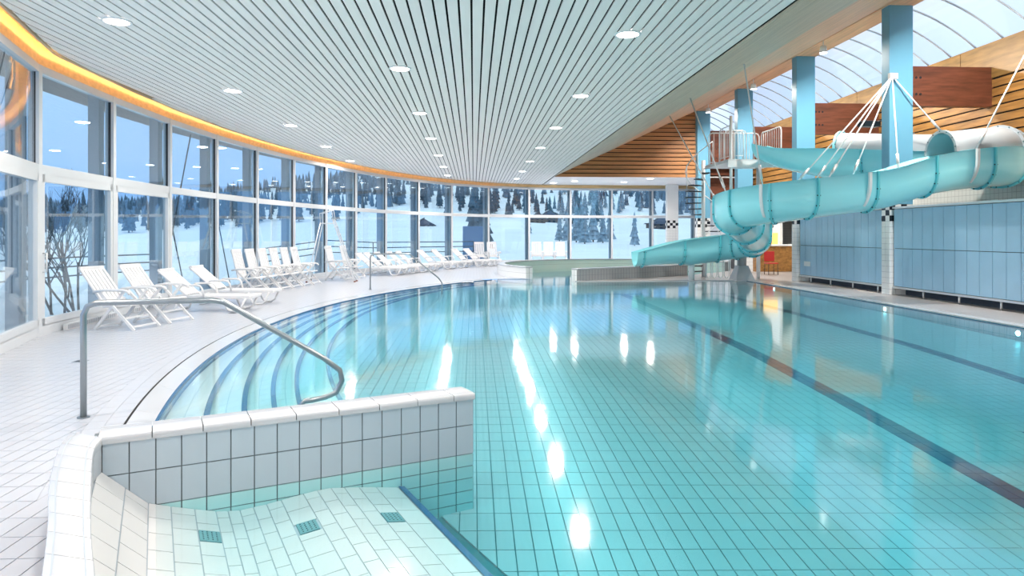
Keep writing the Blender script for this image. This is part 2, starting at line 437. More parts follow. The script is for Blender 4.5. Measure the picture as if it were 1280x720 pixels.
for j in range(6, 93):
    for i in range(-20, 76):
        x0, x1, y0, y1 = i * .125 + .025, (i + 1) * .125 + .025, j * .25, (j + 1) * .25
        cx_, cy_ = (x0 + x1) / 2, (y0 + y1) / 2
        if x1 > POOL_R or cx_ > 1.0 * cy_ + .8: continue
        g = PG / 2
        poly = [(x0 + g, y0 + g), (x1 - g, y0 + g), (x1 - g, y1 - g), (x0 + g, y1 - g)]
        if cx_ < arc_x(rN, yN, cy_) + .4:
            a = math.atan2(cy_ - yN, CX - cx_); p = arc_pt(rN, yN, a)
            poly = clip(poly, p, (math.cos(a), -math.sin(a)))
        if cy_ < 5 and (Vector((cx_, cy_)) - P0).dot(EE) < 1.70 and (Vector((cx_, cy_)) - P0).dot(NN) > -.1: continue
        if len(poly) < 3: continue
        top = [(p[0], p[1], zf(p[0], p[1])) for p in poly]
        if in_lane(cx_, cy_): lane[0 if cx_ < 5.2 else 2 if cx_ < 6.7 else 1].tile(top, .012)
        else: near.append((math.hypot(cx_, cy_) + (9 if cx_ / cy_ > .84 or cy_ < 3.6 else 0), top))
near.sort(key=lambda t: t[0])
for n_, (d_, top) in enumerate(near):
    if n_ < 290: MB().tile(top, .012).build('pool_tile', 'pool_tile', pool_floor)
    else: field.tile(top, .012)
tag(field.build('pool_tile_field', 'pool_tile', pool_floor), kind='stuff')
for l in lane: l.build('lane_line', 'lane_tile', pool_floor)

# the five curved steps
back_off = P0 - NN * (WALL_T * .55)
def wall_y(x): return back_off.y + (x - back_off.x) * EE.y / EE.x
for k in range(1, 6):
    (r0, c0), (r1, c1) = ARC[k - 1], ARC[k]
    root = MB(); z_ = lambda y, k=k: zstep(k, y)
    y_s = 4.6 + .12 * k
    a_s = ang_at(r0, c0, y_s); a_e = ang_at(r0, c0, 24.3)
    al = frange(a_s, a_e, 70)
    for a, b in zip(al[:-1], al[1:]):
        q = [arc_pt(r0 + .03, c0, a), arc_pt(r0 + .03, c0, b), arc_pt(r1, c1, b), arc_pt(r1, c1, a)]
        root.add([(p[0], p[1], z_(p[1]) - .004) for p in q] + [(q[2][0], q[2][1], -.8), (q[3][0], q[3][1], -.8)], [(3, 2, 1, 0), (2, 3, 5, 4)])
    st = root.build('floor_step', 'step_grout', kind='structure')
    nz = MB(); fld = MB()
    for a, b in zip(al[:-1], al[1:]): ring_tile(nz, r1 + .045, r1 - .006, c1, c1, a, b, lambda y, k=k: zstep(k, y) + .003, gap=0, h=.03)
    nz.build('nosing', 'blue_tile', st)
    a = a_s; stp = .25 / r0
    while a < a_e:
        y = c0 + r0 * math.sin(a)
        for row in range(2):
            t0, t1 = row / 2, (row + 1) / 2
            rr0 = r0 + (r1 + .045 - r0) * t0; rr1 = r0 + (r1 + .045 - r0) * t1
            cc0 = c0 + (c1 - c0) * t0; cc1 = c0 + (c1 - c0) * t1
            if y < 8.6: ring_tile(MB(), rr0, rr1, cc0, cc1, a, a + stp, z_, gap=.007).build('step_tile', 'step_tile', st)
            else: ring_tile(fld, rr0, rr1, cc0, cc1, a, a + stp, z_, gap=.007)
        a += stp
    tag(fld.build('step_tile_field', 'step_tile', st), kind='stuff')
eb = MB()
al = frange(ang_at(ARC[0][0], ARC[0][1], 4.45), ang_at(ARC[0][0], ARC[0][1], 24.3), 80)
for a, b in zip(al[:-1], al[1:]): ring_tile(eb, ARC[0][0] + .036, ARC[0][0] + .004, ARC[0][1], ARC[0][1], a, b, flat(-.006), gap=0, h=.12)
eb.build('edge_line', 'blue_tile', floor)

# pool walls: right side, near side, far ledge
pr = MB()
pr.box(((POOL_R + POOL_R + .28) / 2, (POOL_N + POOL_F) / 2, -.41), (.28, POOL_F - POOL_N, .80))
wr = pr.build('wall_pool_right', 'pool_grout', kind='structure')
cp = MB(); ws = MB(); tl_proto = None
for j in range(int((POOL_F - POOL_N) / .5)):
    y = POOL_N + j * .5
    MB().box((POOL_R + .15, y + .25, -.002), (.26, .492, .022)).build('coping_stone', 'cap_tile', wr)
for j in range(int((POOL_F - POOL_N) / .125)):
    y = POOL_N + j * .125
    for z0, z1 in ((-.18, -.05), (-.32, -.19), (-.55, -.33)):
        ws.add([(POOL_R - .004, y + .004, z0), (POOL_R - .004, y + .121, z0), (POOL_R - .004, y + .121, z1), (POOL_R - .004, y + .004, z1)], [(3, 2, 1, 0)])
tag(ws.build('pool_wall_tiles', 'pool_tile', wr), kind='stuff')
MB().box((POOL_R - .003, (POOL_N + POOL_F) / 2, -.03), (.012, POOL_F - POOL_N, .03)).build('edge_line', 'blue_tile', wr)
MB().box((4.3, POOL_N - .17, -.40), (10.6, .34, .80)).build('wall_pool_near', 'cap_tile', kind='structure')
fl = MB().box((6.55, POOL_F + .15, -.35), (6.1, .3, .7)).build('wall_pool_far', 'cap_tile', kind='structure')
for yy, xx in ((11.35, 0), (15.2, 0), (21.0, 0)):
    lm = MB(); n = 16
    lm.add([(POOL_R - .012, yy + .05 * math.cos(t), -.12 + .045 * math.sin(t)) for t in [2 * math.pi * k / n for k in range(n)]] +
           [(POOL_R + .01, yy + .06 * math.cos(t), -.12 + .055 * math.sin(t)) for t in [2 * math.pi * k / n for k in range(n)]],
           [tuple(range(n))] + [(k, n + k, n + (k + 1) % n, (k + 1) % n) for k in range(n)])
    o = lm.build('underwater_lamp', 'pool_lamp', center=True)
    tag(o, 'small round underwater lamp glowing in the side wall of the pool', 'lamp', 'underwater lamps along the lane side')

# ------------------------------------------------------------------ foreground wall with cap, curved cap wall and tiled lounging bench
Ls = (P1 - P0).length
def wp(s_, n_, z): p = P0 + EE * s_ + NN * n_; return (p.x, p.y, z)
core = MB()
core.add([wp(s_, n_, z) for z in (-.9, PAR - .035) for s_, n_ in ((-.05, -.008), (Ls - .008, -.008), (Ls - .008, -WALL_T + .008), (-.05, -WALL_T + .008))],
         [(3, 2, 1, 0), (4, 5, 6, 7), (0, 1, 5, 4), (1, 2, 6, 5), (2, 3, 7, 6), (3, 0, 4, 7)])
cin = smooth([Vector((p[0], p[1], 0)) for p in CAP_IN], 5); cout = smooth([Vector((p[0], p[1], 0)) for p in CAP_OUT], 5)
for i in range(len(cin) - 1):
    q = [cin[i], cin[i + 1], cout[i + 1], cout[i]]
    sh = [(a * .96 + b * .04) for a, b in zip(q, [cout[i], cout[i + 1], cin[i + 1], cin[i]])]
    core.add([(p.x, p.y, z) for z in (-.9, PAR - .035) for p in sh], [(4, 5, 6, 7), (0, 1, 5, 4), (2, 3, 7, 6)])
fw = core.build('wall_front', 'wall_grout', kind='structure')
NT = 17; tw = (Ls) / NT
def vtile(s0, s1, z0, z1, front=True, th=.012, gap=.007):
    n0 = 0 if front else -WALL_T
    g = gap / 2; sgn = 1 if front else -1
    mb = MB(); a, b = s0 + g, s1 - g; za, zb = z0 + g, z1 - g; o_ = n0; i_ = n0 - sgn * th
    mb.add([wp(a, o_, za), wp(b, o_, za), wp(b, o_, zb), wp(a, o_, zb), wp(a, i_, za), wp(b, i_, za), wp(b, i_, zb), wp(a, i_, zb)],
           [(0, 1, 2, 3), (1, 0, 4, 5), (2, 1, 5, 6), (3, 2, 6, 7), (0, 3, 7, 4)] if front else
           [(3, 2, 1, 0), (5, 4, 0, 1), (6, 5, 1, 2), (7, 6, 2, 3), (4, 7, 3, 0)])
    return mb
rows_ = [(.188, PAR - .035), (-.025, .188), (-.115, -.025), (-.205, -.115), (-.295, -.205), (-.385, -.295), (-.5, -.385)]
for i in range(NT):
    for z0, z1 in rows_: vtile(i * tw, (i + 1) * tw, z0, z1).build('wall_tile', 'wall_tile' if z1 > 0 else 'water_tint_tile', fw)
for z0, z1 in rows_:  # the end face of the wall
    g = .004
    MB().add([wp(Ls, -g, z0 + g), wp(Ls, -WALL_T + g, z0 + g), wp(Ls, -WALL_T + g, z1 - g), wp(Ls, -g, z1 - g)], [(0, 1, 2, 3)]).build('wall_tile', 'wall_tile', fw)
bk = MB()
for i in range(NT):
    for z0, z1 in rows_[:4]:
        b = vtile(i * tw, (i + 1) * tw, z0, z1, False); bk.add(b.v, b.f)
tag(bk.build('wall_tile_back', 'step_tile', fw), kind='stuff')
def cap_piece(section, name='cap_stone'):
    """section: list of cross sections, each (outer point, inner point) in plan; makes a rounded coping piece"""
    prof = [(-.02, PAR - .045), (-.022, PAR - .02), (-.012, PAR - .004), (.02, PAR), (.5, PAR), (.98, PAR), (1.012, PAR - .004), (1.022, PAR - .02), (1.02, PAR - .045)]
    mb = MB(); n = len(prof); vs = []
    for o_, i_ in section:
        for t, z in prof: p = o_ + (i_ - o_) * t; vs.append((p.x, p.y, z))
    fs = []
    for k in range(len(section) - 1):
        for j in range(n - 1): fs.append((k * n + j, k * n + j + 1, (k + 1) * n + j + 1, (k + 1) * n + j))
    fs.append(tuple(range(n))); fs.append(tuple(reversed(range((len(section) - 1) * n, len(section) * n))))
    mb.add(vs, fs[:-2], True); mb.add(vs, fs[-2:]); return mb.build(name, 'cap_tile', fw)
gp = .003; cs = tw * 2; s_ = -.02
while s_ < Ls - .02:
    e_ = min(s_ + cs, Ls + .012)
    if Ls - e_ < .1: e_ = Ls + .012
    off = 0
    cap_piece([(P0 + EE * (s_ + gp) - NN * WALL_T, P0 + EE * (s_ + gp)), (P0 + EE * (e_ - gp) - NN * WALL_T, P0 + EE * (e_ - gp))])
    s_ = e_
# thin joint lines along the cap's two edges
for n_ in (-.045, -WALL_T + .045):
    MB().add([wp(-.02, n_ - .002, PAR + .0008), wp(Ls, n_ - .002, PAR + .0008), wp(Ls, n_ + .002, PAR + .0008), wp(-.02, n_ + .002, PAR + .0008)], [(0, 1, 2, 3)]).build('cap_joint', 'step_grout', fw)
def resample(pl, n):
    d = [0]
    for a, b in zip(pl[:-1], pl[1:]): d.append(d[-1] + (b - a).length)
    out = []
    for k in range(n + 1):
        t = d[-1] * k / n
        for i in range(1, len(pl)):
            if t <= d[i] + 1e-9:
                u = (t - d[i - 1]) / (d[i] - d[i - 1]); out.append(pl[i - 1] + (pl[i] - pl[i - 1]) * u); break
    return out
NC = 16
ci = resample([Vector((p.x, p.y)) for p in cin], NC * 3); co = resample([Vector((p.x, p.y)) for p in cout], NC * 3)
for k in range(NC):
    sec = [(co[3 * k + j], ci[3 * k + j]) for j in range(4)]
    d0 = (ci[3 * k + 1] - ci[3 * k]).normalized() * .002
    sec[0] = (sec[0][0] + d0, sec[0][1] + d0); sec[-1] = (sec[-1][0] - d0, sec[-1][1] - d0)
    cap_piece(sec)
for t0 in (.16, .84):
    jl = MB()
    for k in range(NC * 3):
        a0, a1 = co[k] + (ci[k] - co[k]) * (t0 - .018), co[k] + (ci[k] - co[k]) * (t0 + .018)
        b0, b1 = co[k + 1] + (ci[k + 1] - co[k + 1]) * (t0 - .018), co[k + 1] + (ci[k + 1] - co[k + 1]) * (t0 + .018)
        jl.add([(a0.x, a0.y, PAR + .0008), (a1.x, a1.y, PAR + .0008), (b1.x, b1.y, PAR + .0008), (b0.x, b0.y, PAR + .0008)], [(0, 1, 2, 3)])
    jl.build('cap_joint', 'step_grout', fw)
# inner face of the curved wall
for k in range(NC):
    a, b = ci[3 * k], ci[3 * k + 3]; d = (b - a).normalized() * .003; a = a + d; b = b - d
    for z0, z1 in ((.205, PAR - .045), (-.02, .198), (-.25, -.027)):
        MB().add([(a.x, a.y, z0), (b.x, b.y, z0), (b.x, b.y, z1), (a.x, a.y, z1)], [(3, 2, 1, 0)]).build('wall_tile', 'cap_tile', fw)

# bench profile across (distance along the wall, height); rows of tiles run away from the wall
PROF = [(-.02, .235), (.10, .125), (.22, .0), (.38, -.055), (.61, -.125), (.74, -.145), (.92, -.135), (1.18, -.105), (1.31, -.10), (1.55, -.135), (1.80, -.18)]
ps = [p[0] for p in PROF]; pz = [p[1] for p in PROF]
BL = 3.2
bb = MB()
ss = frange(-.06, 1.83, 40)
def bpnt(s_, n_, dz=0): return wp(s_, n_, interp(s_, ps, pz) + dz)
for a, b in zip(ss[:-1], ss[1:]):
    bb.add([bpnt(a, 0, -.006), bpnt(b, 0, -.006), bpnt(b, BL, -.006), bpnt(a, BL, -.006)], [(3, 2, 1, 0)])
bb.add([wp(1.83, 0, -.19), wp(1.83, BL, -.19), wp(1.83, BL, -.9), wp(1.83, 0, -.9)], [(0, 1, 2, 3)])
bench = bb.build('floor_bench', 'step_grout', kind='structure')
rowsb = [-.02, .12, .24, .36, .49, .61, .68, .75, .83, .91, 1.0, 1.14, 1.23, 1.32, 1.41, 1.51, 1.63, 1.79]
GR = [(.55, .42), (1.07, .52), (1.57, .57)]
for r_ in range(len(rowsb) - 1):
    a, b = rowsb[r_] + .003, rowsb[r_ + 1] - .003
    n_ = .004 - (.11 if r_ % 2 else 0)
    while n_ < 2.2:
        n0, n1 = max(n_, .004), n_ + .22
        n_ = n1 + .006
        if n1 - n0 < .03: continue
        cutg = [gn for gs, gn in GR if abs((a + b) / 2 - gs) < .045 and n0 < gn + .08 and n1 > gn - .08]
        for m0, m1 in ([(n0, n1)] if not cutg else [(n0, min(n1, cutg[0] - .08)), (max(n0, cutg[0] + .08), n1)]):
            if m1 - m0 > .015: MB().tile(list(reversed([bpnt(a, m0), bpnt(b, m0), bpnt(b, m1), bpnt(a, m1)])), .006).build('bench_tile', 'step_tile', bench)
MB().add([wp(1.79, 0, -.172), wp(1.835, 0, -.178), wp(1.835, BL, -.178), wp(1.79, BL, -.172), wp(1.835, 0, -.23), wp(1.835, BL, -.23)], [(3, 2, 1, 0), (2, 5, 4, 1)]).build('nosing', 'blue_tile', bench)
for gs, gn in GR:
    g = MB(); g.tile(list(reversed([bpnt(gs - .055, gn - .075, .004), bpnt(gs + .055, gn - .075, .004), bpnt(gs + .055, gn + .075, .004), bpnt(gs - .055, gn + .075, .004)])), .012)
    gr = g.build('bubble_grate', 'grate', bench)
    hs = MB()
    for i in range(4):
        for j in range(5):
            s_, n_ = gs - .036 + i * .024, gn - .052 + j * .026
            hs.add([bpnt(s_ - .004, n_ - .004, .0055), bpnt(s_ + .004, n_ - .004, .0055), bpnt(s_ + .004, n_ + .004, .0055), bpnt(s_ - .004, n_ + .004, .0055)], [(3, 2, 1, 0)])
    hs.build('grate_holes', 'black_tile', gr)

# ------------------------------------------------------------------ round paddling pool with parapet, straight parapet on the right
def arc_wall(a0, a1, r_in, th, z0, z1, name, mtile, n):
    mb = MB()
    al = frange(a0, a1, n)
    for a, b in zip(al[:-1], al[1:]):
        q = [(RC[0] + r * math.cos(t), RC[1] + r * math.sin(t)) for r, t in ((r_in + .006, a), (r_in + .006, b), (r_in + th - .006, b), (r_in + th - .006, a))]
        mb.prism(q, z0, z1 - .03)
    o = mb.build(name, 'wall_grout', kind='structure')
    for a, b in zip(al[:-1], al[1:]):
        g = .0012
        q = [(RC[0] + r * math.cos(t), RC[1] + r * math.sin(t)) for r, t in ((r_in - .02, a + g / 2), (r_in - .02, b - g / 2), (r_in + th + .02, b - g / 2), (r_in + th + .02, a + g / 2))]
        MB().prism(q, z1 - .04, z1).build('cap_stone', 'cap_tile', o)
    tin = MB(); tout = MB(); nn = int(abs(a1 - a0) * r_in / .14); al = frange(a0, a1, nn)
    for a, b in zip(al[:-1], al[1:]):
        for za, zb in ((.19, z1 - .045), (-.04, .185), (-.2, -.045)):
            g = .0014
            for rr, t_, fl_ in ((r_in, tin, 0), (r_in + th, tout, 1)):
                q = [(RC[0] + rr * math.cos(t), RC[1] + rr * math.sin(t), z) for t, z in ((a + g, za), (b - g, za), (b - g, zb), (a + g, zb))]
                t_.add(q, [(3, 2, 1, 0)])
    tag(tin.build('inner_tiles', mtile, o), kind='stuff'); tag(tout.build('outer_tiles', 'white_tile', o), kind='stuff')
    return o
arc_wall(R(215), R(17), RR - .0, .28, -.6, PAR, 'wall_ring', 'ring_tile', 40)
# closing end of the ring at the opening
ta = R(215)
e0 = (RC[0] + (RR - .02) * math.cos(ta), RC[1] + (RR - .02) * math.sin(ta)); e1 = (RC[0] + (RR + .3) * math.cos(ta), RC[1] + (RR + .3) * math.sin(ta))
ring_o = bpy.data.objects['wall_ring']
for i in range(2):
    for za, zb in ((.19, PAR - .045), (-.04, .185), (-.2, -.045)):
        dv = Vector((math.sin(ta), -math.cos(ta))) * -.004
        a = Vector(e0).lerp(Vector(e1), i / 2 + .02) + dv; b = Vector(e0).lerp(Vector(e1), (i + 1) / 2 - .02) + dv
        MB().add([(a.x, a.y, za), (b.x, b.y, za), (b.x, b.y, zb), (a.x, a.y, zb)], [(3, 2, 1, 0)]).build('wall_tile', 'white_tile', ring_o)
cw = MB(); A_ = Vector((3.55, 23.3)); B_ = Vector((8.4, 26.39)); D_ = (B_ - A_).normalized(); N_ = Vector((-D_.y, D_.x)); LL = (B_ - A_).length
cw.prism([(A_ + N_ * .006)[:], (A_ + N_ * .274)[:], (B_ + N_ * .274)[:], (B_ + N_ * .006)[:]], -.6, PAR - .03)
chw = cw.build('wall_parapet', 'wall_grout', kind='structure')
k = 0; s_ = 0
while s_ < LL - .05:
    a = A_ + D_ * (s_ + .003) - N_ * .02; b = A_ + D_ * min(s_ + .5, LL) - D_ * .003 - N_ * .02
    MB().prism([a[:], b[:], (b + N_ * .32)[:], (a + N_ * .32)[:]], PAR - .04, PAR).build('cap_stone', 'cap_tile', chw)
    s_ += .5
tf = MB(); tb = MB()
for i in range(int(LL / .14)):
    for za, zb in ((.19, PAR - .045), (-.04, .185), (-.2, -.045)):
        for t_, nn_, fl_ in ((tf, 0, 0), (tb, .28, 1)):
            a = A_ + D_ * (i * .14 + .006) + N_ * nn_; b = A_ + D_ * ((i + 1) * .14 - .006) + N_ * nn_
            t_.add([(a.x, a.y, za), (b.x, b.y, za), (b.x, b.y, zb), (a.x, a.y, zb)], [(0, 1, 2, 3)])
tag(tf.build('front_tiles', 'grey_tile', chw), kind='stuff'); tag(tb.build('back_tiles', 'ring_tile', chw), kind='stuff')
for o_, q in ((chw, [(A_ - D_ * .004)[:], (A_ - D_ * .004 + N_ * .28)[:]]),):
    for i in range(2):
        for za, zb in ((.19, PAR - .045), (-.04, .185), (-.2, -.045)):
            a = Vector(q[0]).lerp(Vector(q[1]), i / 2 + .02); b = Vector(q[0]).lerp(Vector(q[1]), (i + 1) / 2 - .02)
            MB().add([(a.x, a.y, za), (b.x, b.y, za), (b.x, b.y, zb), (a.x, a.y, zb)], [(0, 1, 2, 3)]).build('wall_tile', 'white_tile', o_)

# ------------------------------------------------------------------ water body
wm = MB(); rows_w = []
def capmid(y): return (cap_x(y) + interp(y, [p[1] for p in reversed(CAP_IN)], [p[0] for p in reversed(CAP_IN)])) / 2
for y in frange(POOL_N, 4.2, 10): rows_w.append((y, capmid(y), POOL_R))
for y in frange(4.3, POOL_F, 60): rows_w.append((y, arc_x(*ARC[0], y) - .005, POOL_R))
for y in frange(POOL_F + .001, 32.7, 40):
    rl = RC[0] - math.sqrt(max((RR + .03) ** 2 - (y - RC[1]) ** 2, 0)); rr_ = RC[0] + math.sqrt(max((RR + .03) ** 2 - (y - RC[1]) ** 2, 0))
    left = arc_x(*ARC[0], y) if y < 24.4 else max(arc_x(*ARC[0], y), 0) if y < 24.9 else rl
    right = chord_x(max(y, 23.3)) + .1 if y < 26.4 else rr_
    rows_w.append((y, min(left, right - .05), min(right, rr_ + 1)))
n = len(rows_w)
vs = [(x0, y, WATER) for y, x0, x1 in rows_w] + [(x1, y, WATER) for y, x0, x1 in rows_w] + [(x0, y, -1.1) for y, x0, x1 in rows_w] + [(x1, y, -1.1) for y, x0, x1 in rows_w]
fs = []
for i in range(n - 1):
    fs += [(i, n + i, n + i + 1, i + 1), (2 * n + i, 2 * n + i + 1, 3 * n + i + 1, 3 * n + i), (i, i + 1, 2 * n + i + 1, 2 * n + i), (n + i, 3 * n + i, 3 * n + i + 1, n + i + 1)]
fs += [(0, 2 * n, 3 * n, n), (n - 1, 2 * n - 1, 4 * n - 1, 3 * n - 1)]
wm.add(vs, fs)
wtr = wm.build('water', 'water')
tag(wtr, 'clear turquoise pool water filling the basin', 'water', kind='stuff')

# ------------------------------------------------------------------ window front
def fpt(i): return Vector((FAC[i][0], FAC[i][1], 0))
Z_TR, Z_TOP = 2.63, 4.22
for i in range(3, len(FAC) - 1):
    a, b = fpt(i), fpt(i + 1); d = (b - a).normalized(); nrm = Vector((d.y, -d.x, 0))  # inward
    fr = MB()
    door = i in (4, 5, 6)
    up = (0, 0, 1)
    def P_(t, z, o=0): p = a + (b - a) * t + nrm * o; return (p.x, p.y, z)
    L_ = (b - a).length
    fr.bar(P_(0, 0), P_(0, Z_TOP + .06), .10, .16, up=tuple(nrm))
    if i == len(FAC) - 2: fr.bar(P_(1, 0), P_(1, Z_TOP + .06), .10, .16, up=tuple(nrm))
    fr.bar(P_(0, .08), P_(1, .08), .13, .16); fr.bar(P_(0, Z_TR), P_(1, Z_TR), .13, .15); fr.bar(P_(0, Z_TOP), P_(1, Z_TOP), .13, .12)
    rootw = fr.build('window_%d' % (i - 2), 'alu_white', kind='structure')
    e = .05 / L_
    pu = MB(); pu.bar(P_(e, (Z_TR + Z_TOP) / 2 + .02), P_(1 - e, (Z_TR + Z_TOP) / 2 + .02), .016, Z_TOP - Z_TR - .14)
    pu.build('pane', 'glass', rootw)
    pl = MB(); pl.bar(P_(e, (Z_TR + .10) / 2, .0), P_(1 - e, (Z_TR + .10) / 2, .0), .016, Z_TR - .16); pl.build('pane', 'glass', rootw)
    if door:
        lf = MB()
        for t in (e * 1.9, 1 - e * 1.9): lf.bar(P_(t, .14, .03), P_(t, Z_TR - .07, .03), .10, .07, up=tuple(nrm))
        lf.bar(P_(e, .20, .03), P_(1 - e, .20, .03), .07, .12); lf.bar(P_(e, Z_TR - .13, .03), P_(1 - e, Z_TR - .13, .03), .07, .12)
        lf.build('sash', 'alu_white', rootw)
        if i == 5:
            h = MB(); h.tube([P_(.035, 1.0, .06), P_(.035, 1.0, .12), P_(.035, 1.3, .12), P_(.035, 1.3, .06)], .014); h.build('handle', 'alu_white', rootw)
    gk = MB()
    for t in (e, 1 - e): gk.bar(P_(t, .15), P_(t, Z_TOP - .06), .012, .05, up=tuple(nrm))
    gk.build('gasket', 'black_steel', rootw)
# convector grille strip at the foot of the glass
for i in (5, 6):
    a, b = fpt(i), fpt(i + 1); d = (b - a).normalized(); nrm = Vector((d.y, -d.x, 0))
    g = empty('floor_convector', tuple(a + (b - a) * .5 + nrm * .12))
    gb = MB(); gb.bar(a + (b - a) * .25 + nrm * .12 + Vector((0, 0, .05)), a + (b - a) * .98 + nrm * .12 + Vector((0, 0, .05)), .06, .10); gb.build('housing', 'alu_white', g)
    sl = MB()
    for k in range(34):
        q = a + (b - a) * (.27 + .70 * k / 34) + nrm * .153; sl.bar(q + Vector((0, 0, .015)), q + Vector((0, 0, .085)), .008, .012, up=tuple(nrm))
    tag(sl.build('fins', 'post_grey', g), kind='stuff')
    tag(g, ['low white finned convector under the sliding door with handle', 'low white finned convector under the pane beside the sliding door'][i - 5], 'convector')

# cove: warm wooden board above the window with a light strip
cv = MB(); cv2 = MB(); led = MB(); ev = MB(); evp = MB()
def offp(i, o, z):
    t = Vector((0, 0, 0))
    for k in (i - 1, i):
        if 0 <= k < len(FAC) - 1: d = (fpt(k + 1) - fpt(k)).normalized(); t += Vector((d.y, -d.x, 0))
    t.normalize(); p = fpt(i) + t * o; return (p.x, p.y, z)
for i in range(0, len(FAC) - 1):
    q = [offp(i, .02, Z_TOP + .06), offp(i + 1, .02, Z_TOP + .06), offp(i + 1, .02, CEIL + .20), offp(i, .02, CEIL + .20)]
    cv.add(q, [(0, 1, 2, 3)])
    cv2.add([offp(i, .02, CEIL + .20), offp(i + 1, .02, CEIL + .20), offp(i + 1, .62, CEIL + .20), offp(i, .62, CEIL + .20)], [(0, 1, 2, 3)])
    p = [Vector(offp(i, .40, CEIL + .14)), Vector(offp(i + 1, .40, CEIL + .14))]
    led.bar(p[0], p[1], .02, .02)
    ev.add([offp(i, -.06, Z_TOP + .22), offp(i + 1, -.06, Z_TOP + .22), offp(i + 1, -1.3, Z_TOP + .16), offp(i, -1.3, Z_TOP + .16)], [(3, 2, 1, 0)])
    evp.add([offp(i, -1.3, Z_TOP + .16), offp(i + 1, -1.3, Z_TOP + .16), offp(i + 1, -1.3, Z_TOP + .5), offp(i, -1.3, Z_TOP + .5)], [(3, 2, 1, 0)])
    evp.add([offp(i, -1.3, Z_TOP + .5), offp(i + 1, -1.3, Z_TOP + .5), offp(i + 1, .5, Z_TOP + .5), offp(i, .5, Z_TOP + .5)], [(0, 1, 2, 3)])
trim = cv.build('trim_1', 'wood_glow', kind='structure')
el = MB(); ey = [y for y in frange(-3.6, 39.2, 160)]; ep = [Vector(((fac_x(y) + .30), y, CEIL + .04)) for y in ey]
for a, b in zip(ep[:-1], ep[1:]): el.bar(a, b, .03, .12)
el.build('ceiling_edge', 'wood_pale', trim)
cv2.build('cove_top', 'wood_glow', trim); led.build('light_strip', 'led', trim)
eave = ev.build('ceiling_eave', 'wood_dark', kind='structure'); evp.build('eave_edge', 'wood_dark', eave)

# ------------------------------------------------------------------ slatted ceiling
cb = MB()
def inner_x(y, o=.30): return fac_x(y) + o
rowsc = [(y, inner_x(y, .34), 4.05) for y in frange(-3.6, 39.3, 60)]
for (ya, a0, a1), (yb, b0, b1) in zip(rowsc[:-1], rowsc[1:]):
    cb.add([(a0, ya, CEIL + .09), (a1, ya, CEIL + .09), (b1, yb, CEIL + .09), (b0, yb, CEIL + .09)], [(3, 2, 1, 0)])
cb.add([(4.0, 33.4, CEIL + .09), (18, 33.4, CEIL + .09), (18, 39.6, CEIL + .09), (4.0, 39.6, CEIL + .09)], [(3, 2, 1, 0)])
ceiling = cb.build('ceiling', 'ceil_black', kind='structure')
# boards
PB = .158; BW = .130
def y_range(x):
    ys = [y for y in frange(-3.6, 39.3, 430) if inner_x(y, .32) < x]
    return (min(ys), max(ys)) if ys else None
xb = -6.9
nb = 0
while xb < 3.95:
    yr = y_range(xb)
    if yr and yr[1] - yr[0] > .5:
        y0 = yr[0]; y1 = yr[1]
        y1r = [y for y in frange(-3.6, 39.3, 430) if inner_x(y, .32) < xb + BW / 2]; y1l = [y for y in frange(-3.6, 39.3, 430) if inner_x(y, .32) < xb - BW / 2]
        yl = max(y1l) if y1l else y1; yr2 = max(y1r) if y1r else y1
        ys0, ye0 = (min(y1l), min(y1r)) if y1l and y1r else (y0, y0)
        b = MB(); b.prism([(xb - BW / 2, ys0), (xb + BW / 2, ye0), (xb + BW / 2, yr2), (xb - BW / 2, yl)], CEIL, CEIL + .02)
        b.build('slat', 'slat_white', ceiling)
    xb += PB
xr = xb - PB / 2
# plain white ceiling over the far right part
MB().prism([(4.0, 33.45), (18, 33.45), (18, 39.3), (4.0, 39.2)], CEIL + .005, CEIL + .03).build('ceiling_panel', 'slat_white', ceiling)
# downlights
rowsd = [(2.19, [1.2, 5.4, 9.6, 13.9, 18.1, 22.3, 26.5, 30.7, 34.8]), (-1.26, [-1.0, 3.3, 7.55, 11.8, 16.1, 20.3, 24.6, 28.8, 33.0]), (-4.76, [1.0, 5.2, 9.4, 13.8, 18.1, 22.4, 26.7])]
spots = [(x, y) for x, ys in rowsd for y in ys] + [(5.4, 36.3), (8.2, 36.8), (9.0, 34.4), (4.4, 37.6)]
dl = empty('downlight', (0, 0, CEIL))
m1 = MB(); n = 28
m1.add([(.19 * math.cos(t), .19 * math.sin(t), CEIL - .012) for t in [2 * math.pi * k / n for k in range(n)]] + [(.155 * math.cos(t), .155 * math.sin(t), CEIL - .016) for t in [2 * math.pi * k / n for k in range(n)]] + [(.19 * math.cos(t), .19 * math.sin(t), CEIL) for t in [2 * math.pi * k / n for k in range(n)]],
       [(k, n + k, n + (k + 1) % n, (k + 1) % n) for k in range(n)] + [(k, (k + 1) % n, 2 * n + (k + 1) % n, 2 * n + k) for k in range(n)])
m1.build('rim', 'white_paint', dl)
m2 = MB(); m2.disc((0, 0, CEIL - .008), .156, 28, CEIL - .012, CEIL - .002); m2.build('lens', 'lamp_glow', dl)
ld = bpy.data.lights.new('downlight_beam', 'AREA'); ld.shape = 'DISK'; ld.size = .30; ld.energy = LAMP_W; ld.color = (1.0, .90, .80); ld.spread = R(170)
tag(dl, 'round recessed white downlight glowing in the slatted ceiling', 'light', 'downlights in the ceiling')
